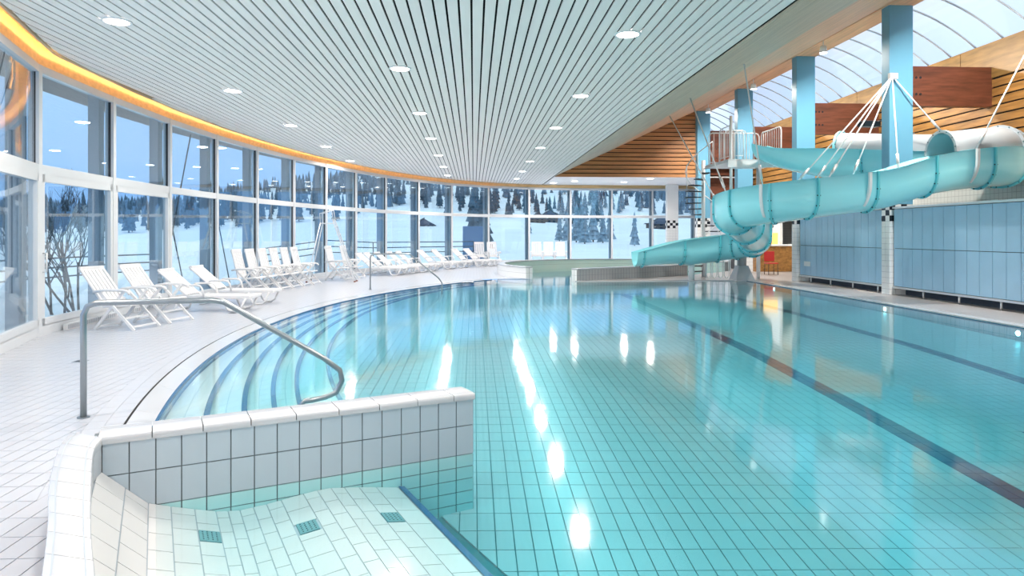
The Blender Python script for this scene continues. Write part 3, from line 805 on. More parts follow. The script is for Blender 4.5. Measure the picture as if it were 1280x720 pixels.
for n_, (x, y) in enumerate(spots):
    o = dl if n_ == 0 else copy_tree(dl)
    o.location = (x, y, CEIL)
    ri = 0 if n_ < 9 else 1 if n_ < 18 else 2
    if n_ < 25:
        k_ = (8, 17, 24)[ri] - n_
        o['label'] = 'round downlight, %s from the far windows in the ceiling row %s' % (['first', 'second', 'third', 'fourth', 'fifth', 'sixth', 'seventh', 'eighth', 'ninth'][k_], ['beside the wooden soffit', 'midway', 'along the glass front'][ri])
    if n_ >= len(spots) - 4: o['label'] = 'round recessed downlight in the plain white ceiling by the gable wall'; o['group'] = 'downlights by the gable wall'
    l = bpy.data.objects.new('downlight_beam', ld); link(l); l.location = (x, y, CEIL - .03)

# ------------------------------------------------------------------ sloping wooden soffit, gable, columns, skylight, right wall
SX0, SZ0, SX1, SZ1 = 3.98, CEIL, 11.0, 7.72
sd = Vector((SX1 - SX0, 0, SZ1 - SZ0)); SLn = sd.length; sd.normalize(); sn = Vector((-sd.z, 0, sd.x))
sb = MB(); up_ = sn * .06
q0 = Vector((SX0, 0, SZ0)) + up_; q1 = Vector((SX1, 0, SZ1)) + up_
sb.add([(q0.x, -3.6, q0.z), (q1.x, -3.6, q1.z), (q1.x, 33.4, q1.z), (q0.x, 33.4, q0.z)], [(3, 2, 1, 0)])
soff = sb.build('ceiling_soffit', 'ceil_black', kind='structure')
nbd = 62; bp_ = SLn / nbd
for k in range(nbd):
    s0 = k * bp_ + .006; s1 = (k + 1) * bp_ - .016
    a = Vector((SX0, 0, SZ0)) + sd * s0; b = Vector((SX0, 0, SZ0)) + sd * s1
    mb = MB(); vs = []
    for y in (-3.5, 33.35):
        for p in (a, b, b + sn * .025, a + sn * .025): vs.append((p.x, y, p.z))
    mb.add(vs, [(0, 1, 2, 3), (7, 6, 5, 4), (0, 4, 5, 1), (1, 5, 6, 2), (3, 2, 6, 7), (0, 3, 7, 4)])
    mb.build('soffit_board', 'wood_pale' if k < 26 else 'wood_soffit', soff)
# head beam along the column tops
MB().box((SX1 + .33, 15, SZ1 + .16), (.72, 37, .40)).build('trim_2', 'wood_soffit', kind='structure')
# spotlights along the head beam
for k, y in enumerate((-.5, 4.7, 9.8, 15.0, 20.2, 25.4, 30.4)):
    e = empty('beam_spotlight', (10.62, y, 7.2))
    MB().tube([(10.62, y, 7.50), (10.62, y, 7.30)], .015, 8).build('stem', 'white_paint', e)
    m = MB(); m.tube([(10.62, y, 7.32), (10.62, y, 7.12)], [.09, .12], 16); m.build('housing', 'white_paint', e)
    m = MB(); m.disc((10.62, y, 7.115), .10, 16, 7.110, 7.118); m.build('lens', 'lamp_glow', e)
    tag(e, 'small white spotlight under the wooden soffit, %s along the columns' % ['first', 'second', 'third', 'fourth', 'fifth', 'sixth', 'seventh'][k], 'light', 'spotlights along the columns')
    l = bpy.data.lights.new('spotlight_beam', 'AREA'); l.shape = 'DISK'; l.size = .22; l.energy = SPOT_W; l.spread = R(165); l.color = (1, .94, .86)
    lo = bpy.data.objects.new('spotlight_beam', l); link(lo); lo.location = (10.62, y, 7.09); lo.rotation_euler = (0, R(-26), 0)
# gable wall
gb = MB(); GY = 33.35
gb.add([(SX0, GY + .04, CEIL), (SX1, GY + .04, CEIL), (SX1, GY + .04, SZ1)], [(0, 1, 2)])
gw = gb.build('wall_gable', 'ceil_black', kind='structure')
z = CEIL - .02; kk = 0
while z < SZ1 - .1:
    z1 = z + .160
    xa = SX0 + max(z - SZ0, 0) / (SZ1 - SZ0) * (SX1 - SX0); xb_ = SX0 + (z1 - SZ0) / (SZ1 - SZ0) * (SX1 - SX0)
    b = MB(); vs = [(xa, GY - .03, z), (SX1, GY - .03, z), (SX1, GY - .03, z1), (xb_, GY - .03, z1)] + [(xa, GY + .02, z), (SX1, GY + .02, z), (SX1, GY + .02, z1), (xb_, GY + .02, z1)]
    b.add(vs, [(0, 1, 2, 3), (1, 0, 4, 5), (3, 2, 6, 7), (0, 3, 7, 4), (2, 1, 5, 6)]); b.build('gable_board', 'wood_gable', gw)
    z += .205
# columns
CY = [2.0, 7.15, 12.3, 17.5, 22.7, 27.9, 33.05, 38.3]
for n_, y in enumerate(CY):
    h = SZ1 if y < 35 else CEIL
    c = empty('column', (11.32, y + .18, 0))
    if y < 35: MB().prism([(11.0, y), (11.65, y), (11.65, y + .35), (11.0, y + .35)], 2.40, h + .02).build('shaft', 'column_blue', c, bevel=.01)
    else: MB().prism([(11.0, y), (11.65, y), (11.65, y + .35), (11.0, y + .35)], 2.40, h).build('shaft', 'white_tile', c)
    MB().prism([(11.01, y + .01), (11.64, y + .01), (11.64, y + .34), (11.01, y + .34)], 0, 2.41).build('core', 'grout', c)
    tl = MB(); bl = MB()
    tz = 2.40 / 16
    for r_ in range(16):
        for i in range(4):
            a = 11.0 + .65 * i / 4
            t_ = bl if (r_ in (13, 15) and i % 2 == 0) or (r_ == 14 and i % 2 == 1) else tl
            t_.box((a + .08125, y + .006, r_ * tz + tz / 2), (.155, .014, tz - .007))
        for i in range(2):
            t_ = bl if (r_ in (13, 15) and i % 2 == 1) or (r_ == 14 and i % 2 == 0) else tl
            t_.box((11.006, y + .0875 + .175 * i, r_ * tz + tz / 2), (.014, .168, tz - .007))
    tag(tl.build('column_tiles', 'white_tile', c), kind='stuff'); bl.build('black_tiles', 'black_tile', c)
    lab = ['blue column with white tiled foot behind the camera side lockers', 'blue column with white tiled foot, beyond the frame edge', 'blue column with white tiled foot at the start of the long locker row',
           'blue column with white tiled foot between the two locker panels, holding the slide rods', 'blue column behind the open upper run of the water slide',
           'blue column rising behind the slide platform railing', 'blue column with black and white checks beside the gable wall', 'white tiled column with black checks in front of the far windows'][n_]
    tag(c, lab, 'column', 'columns beside the pool')
# cross beams to the right wall
RW = 14.1
for y in CY[2:7]:
    b = empty('roof_beam', (RW - 1.2, y + .3, 5.1))
    MB().box(((11.4 + RW) / 2 + .1, y + .46, 5.62), (RW - 11.4 + .15, .22, 1.08)).build('timber', 'wood_beam', b, bevel=.01)
    bo = MB()
    for i in range(3):
        for j in range(2):
            bo.tube([(11.85 + .12 * i, y + .34, 5.85 - j * .45), (11.85 + .12 * i, y + .36, 5.85 - j * .45)], .035, 8)
    bo.build('bolts', 'black_steel', b)
    lab = {CY[2]: 'dark glued timber beam over the long locker row', CY[3]: 'dark glued timber beam joining the column with the slide rods to the wood wall', CY[4]: 'dark glued timber beam behind the upper slide run',
           CY[5]: 'dark glued timber beam behind the slide platform', CY[6]: 'dark glued timber beam at the gable end'}[y]
    tag(b, lab, 'beam')
# right wood wall
rb = MB(); rb.box((RW + .10, 19, 5.1), (.10, 43, 3.4)); rwall = rb.build('wall_right', 'ceil_black', kind='structure')
z = 3.42
while z < 5.75:
    MB().box((RW + .035, 19, z + .10), (.05, 43, .200)).build('wall_board', 'wood_wall', rwall); z += .243
for y in frange(-2.4, 40.5, 16)[:-1]:
    MB().box((RW + .03, y + 1.33, 6.35), (.06, 2.66, .98)).build('top_panel', 'wood_board_top', rwall)
MB().box((12.9, 34.0, 5.15), (2.4, .1, 3.4)).build('wall_end', 'wood_beam', kind='structure')
# skylight vault
vt = []
for k in range(13):
    t = k / 12; vt.append((11.35 + (RW + .05 - 11.35) * t, 6.86 + 1.2 * (1 - t ** 1.9)))
rib_root = empty('ceiling_skylight', (12.7, 15, 6.9)); rib_root['kind'] = 'structure'
for y in frange(-3.5, 40.5, 44)[:-1]:
    pb = MB()
    for (xa, za), (xb_, zb) in zip(vt[:-1], vt[1:]): pb.add([(xa, y + .03, za), (xa, y + .97, za), (xb_, y + .97, zb), (xb_, y + .03, zb)], [(0, 1, 2, 3)], True)
    pb.build('vault_panel', 'skylight', rib_root)
    rbm = MB(); rbm.tube([(xa, y, za) for xa, za in vt], .028, 6); rbm.build('rib', 'rib', rib_root)
# right hall: low wooden ceiling, back wall, end walls, roof over the corridor
MB().box((16.1, 19, 3.44), (3.9, 43, .08)).build('ceiling_hall', 'wood_wall', kind='structure')
M['hall_tile'] = grid_mat('hall_tile', (.62, .62, .58), (.32, .32, .30), .15, .15, .01, axes='YZ')
MB().box((18.05, 19, 1.7), (.1, 43, 3.5)).build('wall_hall', 'hall_tile', kind='structure')
MB().box((6.3, -3.65, 4.2), (24, .1, 8.6)).build('wall_back', 'plaster', kind='structure')
MB().box((16.5, 39.7, 1.8), (6, .1, 3.6)).build('wall_hall_end', 'plaster', kind='structure')
for y in (17.0, 21.5, 26.0, 30.5):
    d = empty('hall_downlight', (15.4, y, 3.40))
    m = MB(); m.disc((15.4, y, 3.39), .14, 16); m.build('rim', 'white_paint', d)
    m = MB(); m.disc((15.4, y, 3.382), .11, 16, 3.380, 3.386); m.build('lens', 'lamp_glow', d)
    tag(d, 'round downlight in the low wooden ceiling behind the lockers', 'light', 'downlights above the hall')
    l = bpy.data.lights.new('hall_beam', 'AREA'); l.shape = 'DISK'; l.size = .25; l.energy = 40; l.color = (1, .88, .70)
    lo = bpy.data.objects.new('hall_beam', l); link(lo); lo.location = (15.4, y, 3.36)

# ------------------------------------------------------------------ lockers: pale blue panel walls on legs
def panel_wall(y0, y1, n_, label, sign=False):
    r = empty('panel_wall', (11.1, (y0 + y1) / 2, 0))
    MB().box((11.18, (y0 + y1) / 2, 1.24), (.10, y1 - y0, 2.06)).build('backing', 'locker_gap', r)
    pw = (y1 - y0) / n_
    for i in range(n_):
        for za, zb in ((.24, 1.22), (1.235, 2.26)):
            o = MB().box((11.115, y0 + (i + .5) * pw, (za + zb) / 2), (.035, pw - .012, zb - za)).build('panel', 'locker', r)
    MB().box((11.12, (y0 + y1) / 2, 2.30), (.14, y1 - y0, .05)).build('top_rail', 'alu', r)
    MB().box((11.11, (y0 + y1) / 2, .205), (.10, y1 - y0, .045)).build('bottom_rail', 'alu', r)
    for i in range(int((y1 - y0) / 1.25) + 1):
        MB().tube([(11.12, y0 + .3 + i * 1.25, 0), (11.12, y0 + .3 + i * 1.25, .19)], .025, 8).build('foot', 'alu', r)
    MB().box((11.45, (y0 + y1) / 2, .10), (.06, y1 - y0, .20)).build('shade_strip', 'locker_gap', r)  # dark strip added for the shade beneath the panels
    if sign: MB().box((11.094, y1 - .5, .62), (.008, .42, .16)).build('notice', 'text_white', r)
    tag(r, label, 'panel wall', 'pale blue panel walls'); return r
panel_wall(6.0, 17.46, 30, 'long pale blue panel wall on feet, beside the pool lanes')
panel_wall(17.9, 22.66, 13, 'short pale blue panel wall with small notice under the slide', True)
# lintel band above the lockers
MB().box((14.0, 19, 2.9), (.12, 43, .95)).build('trim_3', 'hall_tile', kind='structure')

# ------------------------------------------------------------------ water slide
def arc_path(c, r, a0, a1, n):
    return [(c[0] + r * math.cos(a0 + (a1 - a0) * k / n), c[1] + r * math.sin(a0 + (a1 - a0) * k / n)) for k in range(n + 1)]
path = [(9.55, 22.34)]
for k in range(1, 15): t = k / 15; path.append((9.55 + (13.04 - 9.55) * t, 22.34 + (17.68 - 22.34) * t))
a_st = math.atan2(17.68 - 16.9, 13.04 - 12.0)
path += arc_path((12.0, 16.9), 1.3, a_st, -math.pi / 2, 22)
nA = len(path)
for k in range(1, 18): t = k / 18; path.append((12.0 + (7.83 - 12.0) * t, 15.6))
path += arc_path((7.83, 16.8), 1.2, -math.pi / 2, -math.pi / 2 - R(119), 20)
q = path[-1]
for k in range(1, 15): t = k / 15; path.append((q[0] + (9.2 - q[0]) * t, q[1] + (21.8 - q[1]) * t))
path += arc_path((8.32, 22.28), 1.0, R(-28.5), R(90), 18)
q = path[-1]
for k in range(1, 13): t = k / 12; path.append((q[0] + (5.55 - q[0]) * t, q[1]))
def rim_z():
    d = [0]
    for a, b in zip(path[:-1], path[1:]): d.append(d[-1] + math.hypot(b[0] - a[0], b[1] - a[1]))
    def near_(p):
        return d[min(range(len(path)), key=lambda i: (path[i][0] - p[0]) ** 2 + (path[i][1] - p[1]) ** 2)]
    ks = [(0, 4.60), (.3, 4.44), (.7, 4.36), (near_((11.2, 20.1)), 4.18), (near_((12.65, 18.2)), 3.86), (near_((13.3, 16.9)), 3.74), (near_((12.0, 15.6)), 3.62), (near_((10.94, 15.6)), 3.48), (near_((9.6, 15.6)), 3.10), (near_((8.8, 15.6)), 2.98),
          (near_((7.83, 15.6)), 2.88), (near_((6.66, 16.6)), 2.66), (near_((6.8, 17.4)), 2.50), (near_((9.2, 21.8)), 1.86), (near_((8.32, 23.28)), 1.54), (near_((7.0, 23.28)), 1.36), (d[-1], .98)]
    return d, [interp(x, [k[0] for k in ks], [k[1] for k in ks]) for x in d]
SD, SZ = rim_z()
for _ in range(3): SZ = [SZ[0]] + [(SZ[i - 1] + 2 * SZ[i] + SZ[i + 1]) / 4 for i in range(1, len(SZ) - 1)] + [SZ[-1]]
SR = .50
def frame(i):
    a = path[max(i - 1, 0)]; b = path[min(i + 1, len(path) - 1)]
    t = Vector((b[0] - a[0], b[1] - a[1], 0)).normalized(); return Vector((path[i][0], path[i][1], SZ[i])), Vector((-t.y, t.x, 0)), t
def dep_k(i):
    if i < 6: return i / 6.0
    if i > len(path) - 9: return max(0, (len(path) - 1 - i) / 9.0)
    return 1.0
def sect(i, r, straight, lip):
    """U-shaped section, from the left rim down and round to the right rim"""
    p, sdv, t = frame(i); out = []
    dep = straight
    dep = straight * dep_k(i)
    out.append(p + sdv * (r + lip)); out.append(p + sdv * r)
    for k in range(15):
        a = math.pi * k / 14; out.append(p + sdv * (r * math.cos(a)) + Vector((0, 0, -dep - r * math.sin(a))))
    out.append(p - sdv * r); out.append(p - sdv * (r + lip)); return out
def loft(secs, smooth_=True):
    mb = MB(); n = len(secs[0]); mb.add([q for s in secs for q in s], [(i * n + j, (i + 1) * n + j, (i + 1) * n + j + 1, i * n + j + 1) for i in range(len(secs) - 1) for j in range(n - 1)], smooth_); return mb
slide = empty('water_slide', (8.4, 20.0, 0))
cuts = [0, 9, 16, 23, 30, 37, 43, 49, 55, 61, 67, 74, 81, 88, 95, 101, 107, 113, 119, len(path) - 1]
cuts = [c for c in cuts if c < len(path) - 1] + [len(path) - 1]
for a, b in zip(cuts[:-1], cuts[1:]):
    mo = loft([sect(i, SR, .40, .05) for i in range(a, b + 1)]); mi = loft([sect(i, SR - .03, .38, .06) for i in range(a, b + 1)])
    mo.add(mi.v, mi.f, True); mo.build('flume_section', 'slide_teal', slide)
def half_ring(i, r, straight, wd, out, top=False):
    p, sdv, t = frame(i); pr = []; straight = straight * dep_k(i)
    if not top:
        pr.append((r, 0)); 
        for k in range(15): a = math.pi * k / 14; pr.append((r * math.cos(a), -straight - r * math.sin(a)))
        pr.append((-r, 0))
    else:
        for k in range(15): a = math.pi * k / 14; pr.append((r * math.cos(a), r * math.sin(a)))
    mb = MB(); secs = []
    for (x_, z_) in pr:
        nrm = Vector((x_, 0, z_ + (straight if not top else 0) * (1 if z_ < -straight else 0)))
        l = math.hypot(x_, (z_ + straight) if (not top and z_ < -straight) else (z_ if top else 0)) or 1
        ux = x_ / l; uz = ((z_ + straight) if (not top and z_ < -straight) else (z_ if top else 0)) / l
        base = p + sdv * x_ + Vector((0, 0, z_)); o_ = sdv * (ux * out) + Vector((0, 0, uz * out))
        secs.append([base - t * wd, base - t * wd + o_, base + t * wd + o_, base + t * wd, base - t * wd])
    n = 5; mb.add([q for s in secs for q in s], [(i_ * n + j, i_ * n + j + 1, (i_ + 1) * n + j + 1, (i_ + 1) * n + j) for i_ in range(len(secs) - 1) for j in range(n - 1)])
    bolts = []
    for (x_, z_) in pr[1:-1:2]:
        l = math.hypot(x_, (z_ + straight) if not top else z_) or 1
        bolts.append((p + sdv * (x_ + x_ / l * out * .6) + Vector((0, 0, z_ + ((z_ + straight) if not top else z_) / l * out * .6)), t))
    return mb, bolts
for c in cuts[1:-1]:
    mb, bolts = half_ring(c, SR, .40, .022, .055); fl_ = mb.build('flange', 'slide_flange', slide)
    bm_ = MB()
    for p, t in bolts: bm_.tube([p - t * .04, p + t * .04], .016, 6)
    tag(bm_.build('flange_bolts', 'bolt', fl_), kind='stuff')
# grey tunnel cover over the bend
c0 = 9 - 2; c1 = nA + 3
covs = [7, 12, 17, 22, 27, 32, nA + 3]
def cover(i, r):
    p, sdv, t = frame(i); return [p + sdv * (r * math.cos(a)) + Vector((0, 0, r * math.sin(a))) for a in [math.pi * k / 16 for k in range(17)]]
for a, b in zip(covs[:-1], covs[1:]):
    mo = loft([cover(i, SR + .01) for i in range(a, b + 1)]); mi = loft([cover(i, SR - .02) for i in range(a, b + 1)]); mo.add(mi.v, mi.f, True)
    mo.build('tunnel_cover', 'slide_grey', slide)
for c in covs:
    mb, bolts = half_ring(c, SR, 0, .03, .07, True); f_ = mb.build('cover_flange', 'slide_teal' if c == covs[0] else 'slide_grey', slide)
    bm_ = MB()
    for p, t in bolts: bm_.tube([p - t * .045, p + t * .045], .015, 6)
    tag(bm_.build('flange_bolts', 'bolt', f_), kind='stuff')
# saddles and hanger brackets under the flume
for i in (nA + 1, 50, nA + 24):
    mb, bl_ = half_ring(min(i, len(path) - 2), SR + .05, .25, .03, .07); mb.build('saddle', 'white_paint', slide)
tag(slide, 'turquoise open water slide winding down from the platform, with grey tunnel bend', 'water slide')
# hanger rods
def rod(a, b, label, r=.018, turn=True):
    e = empty('slide_rod', b)
    MB().tube([a, b], r, 8).build('bar', 'white_paint', e)
    if turn:
        A, B = Vector(a), Vector(b); m = B + (A - B).normalized() * .5; m2 = B + (A - B).normalized() * .15
        MB().tube([m, m2], r * 1.9, 8).build('turnbuckle', 'alu', e)
    tag(e, label, 'rod', 'white hanger rods of the slide')
    return e
def rimp(x, side, seg='front'):
    i = min(range(nA, nA + 18), key=lambda i: abs(path[i][0] - x)); p, sdv, t = frame(i); return tuple(p + sdv * (side * (SR + .03)))
TB = (11.05, 17.45, 5.78)
br = MB(); br.box((TB[0] + .02, TB[1] - .0, TB[2]), (.22, .10, .16)); bko = br.build('rod_bracket', 'alu', center=True); tag(bko, 'small steel bracket on the blue column where the slide rods meet', 'bracket')
lbl = 'white hanger rod from the column bracket down to the open flume'
for x, s_, w_ in ((7.9, -1, 'far rim, next to the bend'), (8.25, -1, 'far rim, second from the bend'), (9.3, -1, 'far rim, closest to the column'), (9.7, 1, 'near rim, closest to the column'), (8.1, 1, 'near rim, next to the bend')):
    rod(TB, rimp(x, s_), 'white hanger rod from the column bracket to the flume\'s ' + w_)
rod(TB, (12.3, 17.2, 4.2), 'short white rod from the column bracket to the grey tunnel')
rod((12.9, 15.0, 6.2), rimp(11.6, 1), 'white rod holding the flume at the end of the grey tunnel bend')
def soff_pt(x, y): return (x, y, SZ0 + (x - SX0) / (SX1 - SX0) * (SZ1 - SZ0))
i_ = nA + 22; p, sdv, t = frame(i_)
rod(soff_pt(6.03, 14.93), (6.75, 15.62, 2.75), 'long vertical white rod from the wooden soffit to the flume bend')
rod(soff_pt(6.13, 19.03), tuple(frame(nA + 30)[0] + frame(nA + 30)[1] * .5), 'slanting white rod from the soffit to the flume bend')
rod(soff_pt(7.16, 24.6), tuple(frame(nA + 38)[0] + frame(nA + 38)[1] * .5), 'slanting white rod from the soffit beside the gable wall to the flume going away')
rod((11.0, 18.0, 2.3), tuple(frame(nA + 50)[0] - frame(nA + 50)[1] * .5), 'thin white stay from the panel wall to the low flume bend')
# supports under the lower flume
sp = MB(); sp.tube([(7.55, 23.30, 0), (7.55, 23.30, .62)], .10, 14); o = sp.build('slide_post', 'white_paint', center=True); tag(o, 'short round white post under the lower flume', 'post')
ped = empty('slide_pedestal', (9.45, 23.6, 0))
MB().tube([(9.45, 23.6, .45), (9.45, 23.6, 1.05)], .16, 14).build('shaft', 'grey_tile', ped)
mb = MB(); mb.add([(9.45 + a * r, 23.6 + b * r, z) for r, z in ((.34, 0), (.17, .5)) for a, b in ((-1, -1), (1, -1), (1, 1), (-1, 1))], [(0, 1, 5, 4), (1, 2, 6, 5), (2, 3, 7, 6), (3, 0, 4, 7), (4, 5, 6, 7)]); mb.build('flared_foot', 'grey_tile', ped)
tag(ped, 'grey pedestal with flared tiled foot under the low flume bend', 'pedestal')

# start platform, railing, spiral stair
pf = empty('slide_platform', (9.7, 23.4, 3.0))
PZ = 4.12
MB().box((9.55, 23.55, PZ - .05), (2.1, 2.3, .10)).build('deck', 'alu', pf)
MB().box((9.55, 22.42, PZ - .16), (2.1, .08, .22)).build('edge_beam', 'white_paint', pf)
def hoop(x0, y0, x1, y1, h, bars=0):
    m = MB(); a = Vector((x0, y0, PZ)); b = Vector((x1, y1, PZ)); u = Vector((0, 0, 1)); d = (b - a).normalized()
    m.tube([a, a + u * (h - .12), a + u * (h - .03) + d * .05, a + u * h + d * .14, b + u * h - d * .14, b + u * (h - .03) - d * .05, b + u * (h - .12), b], .022, 8)
    for k in range(1, bars + 1): q = a.lerp(b, k / (bars + 1)); m.tube([q + u * .12, q + u * (h - .03)], .010, 6)
    if bars: m.tube([a + u * .12, b + u * .12], .014, 6)
    m.build('railing', 'white_paint', pf)
hoop(8.62, 22.45, 8.62, 23.5, 1.15, 5); hoop(8.62, 24.6, 10.5, 24.6, 1.2, 9); hoop(8.75, 22.45, 9.05, 22.45, .95, 2); hoop(10.55, 22.9, 10.55, 24.5, 1.2, 8); hoop(9.1, 24.3, 9.9, 24.3, 1.25, 4)
MB().tube([(8.62, 22.45, 2.6), (8.62, 22.45, PZ + 1.45)], .05, 10).build('post', 'white_paint', pf)
MB().tube([(10.3, 24.2, 0), (10.3, 24.2, PZ - .1)], .07, 10).build('post', 'white_paint', pf)
tag(pf, 'raised slide platform with white tubular railings above the stair', 'platform')
ss_ = empty('spiral_stair', (8.75, 25.6, 0))
MB().tube([(8.75, 25.6, 0), (8.75, 25.6, PZ + .3)], .07, 12).build('pole', 'white_paint', ss_)
NS = 19; hr = []
for k in range(NS):
    a = R(-150) + R(24) * k; z = (k + 1) * PZ / NS
    m = MB(); pts = [(8.75, 25.6)] + [(8.75 + .68 * math.cos(a + t), 25.6 + .68 * math.sin(a + t)) for t in (R(-13), 0, R(13))]
    m.prism(pts, z - .04, z); m.build('tread', 'black_steel', ss_)
    hr.append((8.75 + .66 * math.cos(a), 25.6 + .66 * math.sin(a), z + .95))
    if k % 2 == 0: MB().tube([(hr[-1][0], hr[-1][1], z), hr[-1]], .012, 6).build('baluster', 'white_paint', ss_)
MB().tube(hr, .02, 8).build('handrail', 'white_paint', ss_)
tag(ss_, 'spiral stair with black treads and white pole leading up to the slide platform', 'stairs')
# white hoops barrier at the stair foot
bar_ = empty('hoop_barrier', (8.9, 24.2, 0))
for k in range(4):
    x = 8.35 + k * .22
    MB().tube([(x, 24.1, 1.0), (x, 24.1, .14), (x + .03, 24.1, .06), (x + .08, 24.1, .04), (x + .13, 24.1, .06), (x + .16, 24.1, .14), (x + .16, 24.1, 1.0)], .016, 8).build('hoop', 'white_paint', bar_)
MB().tube([(8.3, 24.1, .98), (9.25, 24.1, .98)], .02, 8).build('rail', 'white_paint', bar_)
for x in (8.32, 9.23): MB().tube([(x, 24.1, 0), (x, 24.1, 1.0)], .02, 8).build('post', 'white_paint', bar_)
tag(bar_, 'white barrier of hanging hoops at the foot of the spiral stair', 'barrier')
# black floodlight behind the column
fl_ = empty('floodlight', (11.2, 18.3, 4.6))
MB().box((10.95, 18.35, 4.66), (.55, .28, .16), R(8)).build('housing', 'black_steel', fl_, bevel=.03); MB().tube([(11.1, 18.3, 4.7), (11.3, 17.85, 4.75)], .02, 8).build('arm', 'black_steel', fl_)
tag(fl_, 'black floodlight on an arm behind the blue column', 'floodlight')

# ------------------------------------------------------------------ hall furniture seen under the slide
ct = empty('kiosk_counter', (13.0, 29.0, 0))
MB().box((13.0, 29.0, .55), (1.8, .6, 1.1)).build('body', 'wood_wall', ct); MB().box((13.0, 29.0, 1.13), (1.95, .75, .06)).build('counter_top', 'plaster', ct)
MB().box((12.75, 28.68, 1.42), (.62, .04, .48)).build('lit_sign', 'yellow_lit', ct)
tag(ct, 'small wooden kiosk counter with yellow lit sign in the hall', 'counter')
mach = empty('vending_machine', (12.75, 31.2, 0)); MB().box((12.75, 31.2, 1.0), (1.3, .7, 2.0)).build('cabinet', 'black_steel', mach, bevel=.02); MB().box((12.8, 30.84, 1.25), (.9, .02, 1.1)).build('lit_front', 'yellow', mach); MB().box((12.8, 30.83, .35), (.6, .02, .2)).build('slot', 'locker_gap', mach)
tag(mach, 'dark vending machine with yellow front at the back of the hall', 'vending machine')
ch = empty('red_chair', (11.85, 26.6, 0))
MB().box((11.85, 26.6, .45), (.42, .42, .04)).build('seat', 'red', ch, bevel=.01); MB().box((11.85, 26.79, .72), (.42, .03, .40)).build('backrest', 'red', ch, bevel=.01)
for a in (-1, 1):
    for b in (-1, 1): MB().tube([(11.85 + a * .19, 26.6 + b * .19, 0), (11.85 + a * .18, 26.6 + b * .18, .44)], .013, 6).build('leg', 'black_steel', ch)
tag(ch, 'red chair with dark legs standing in the hall', 'chair')
MB().box((13.6, 34.0, 1.7), (.12, 9, 3.4)).build('wall_partition', 'plaster', kind='structure')

# ------------------------------------------------------------------ hand rails at the steps
def handrail(p0, d, L1, h, L2, dz, label, r=.021, loop=True):
    e = empty('pool_handrail', (p0[0], p0[1], 0)); d = Vector((d[0], d[1], 0)).normalized(); a = Vector((p0[0], p0[1], 0)); u = Vector((0, 0, 1))
    top = a + u * h; pts = [a, a + u * (h - .10), a + u * (h - .03) + d * .03, a + u * h + d * .10]
    b = top + d * L1; c = b + d * L2 - u * dz
    pts += [b - d * .06, b + d * .04 - u * .02]
    s = (c - b).normalized()
    if loop: pts += [c - s * .12, c + d * .05 - u * .06, c + d * .07 - u * .16, c + d * .02 - u * .27, c - d * .08 - u * .31, c - d * .20 - u * .33, c - d * .27 - u * .335, c - d * .30 - u * .36, c - d * .30 - u * .60]
    else: pts += [c - s * .1, c + d * .02 - u * .08, c + d * .02 - u * .45]
    MB().tube(pts, r, 12).build('rail', 'steel', e)
    MB().disc((a.x, a.y, .006), .05, 18, 0, .012).build('base_plate', 'steel', e)
    tag(e, label, 'handrail')
handrail((-3.40, 6.16), (1.06, .23), 1.10, 1.0, 1.02, .64, 'brushed steel handrail beside the tiled front wall, reaching into the pool steps', r=.026)
handrail((-2.99, 19.99), (1.0, .1), 1.1, 1.03, .95, .78, 'thin steel handrail at the far end of the pool steps near the loungers', loop=False)

# ------------------------------------------------------------------ deck chairs and loungers (white plastic)
def make_chair(rec):
    r = empty('deck_chair')
    W = .27; t = R(rec); hx, hz = -.20, .40
    bt = (hx - .80 * math.sin(t), hz + .80 * math.cos(t))
    m = MB()
    for s in (-1, 1): m.bar((hx, s * (W - .03), hz), (bt[0], s * (W - .03), bt[1]), .05, .035, up=(1, 0, 0))
    m.bar((bt[0] + .02 * math.sin(t), -W + .01, bt[1] - .03), (bt[0] + .02 * math.sin(t), W - .01, bt[1] - .03), .05, .10)
    m.bar((hx - .06 * math.sin(t), -W + .01, hz + .06), (hx - .06 * math.sin(t), W - .01, hz + .06), .04, .08)
    br_ = m.build('backrest', 'white_plastic', r, bevel=.012)
    for k in range(5):
        y = -.16 + .08 * k; q = MB(); q.bar((hx - .06 * math.sin(t), y, hz + .06 * math.cos(t)), (hx - .76 * math.sin(t), y, hz + .76 * math.cos(t)), .055, .018, up=(1, 0, 0)); q.build('slat', 'white_plastic', br_)
    m = MB()
    for s in (-1, 1): m.bar((hx - .03, s * (W - .03), hz - .02), (.30, s * (W - .03), hz + .02), .05, .04)
    m.bar((.29, -W, hz + .02), (.29, W, hz + .02), .06, .04)
    st_ = m.build('seat', 'white_plastic', r, bevel=.01)
    for k in range(5): q = MB(); q.bar((hx + .06 + .08 * k, -W + .04, hz - .005 + .007 * k), (hx + .06 + .08 * k, W - .04, hz - .005 + .007 * k), .055, .018); q.build('slat', 'white_plastic', st_)
    for s in (-1, 1):
        y = s * (W + .035)
        m = MB(); m.tube([(hx - .16, y, .63), (hx + .05, y, .665), (.22, y, .665), (.30, y, .645), (.33, y, .60)], .024, 8); m.build('armrest', 'white_plastic', r)
        m = MB(); m.bar((-.36, y - s * .03, 0), (.20, y - s * .03, .65), .028, .045); m.build('leg', 'white_plastic', r)
        m = MB(); m.bar((.42, y, 0), (-.24, y, .64), .028, .045); m.build('leg', 'white_plastic', r)
    m = MB(); m.bar((.37, -W, .06), (.37, W, .06), .03, .03); m.build('rung', 'white_plastic', r)
    m = MB(); m.bar((.22, -W, .20), (.22, W, .20), .03, .03); m.build('rung', 'white_plastic', r)
    m = MB(); m.bar((-.33, -W, .05), (-.33, W, .05), .03, .03); m.build('rung', 'white_plastic', r)
    return r
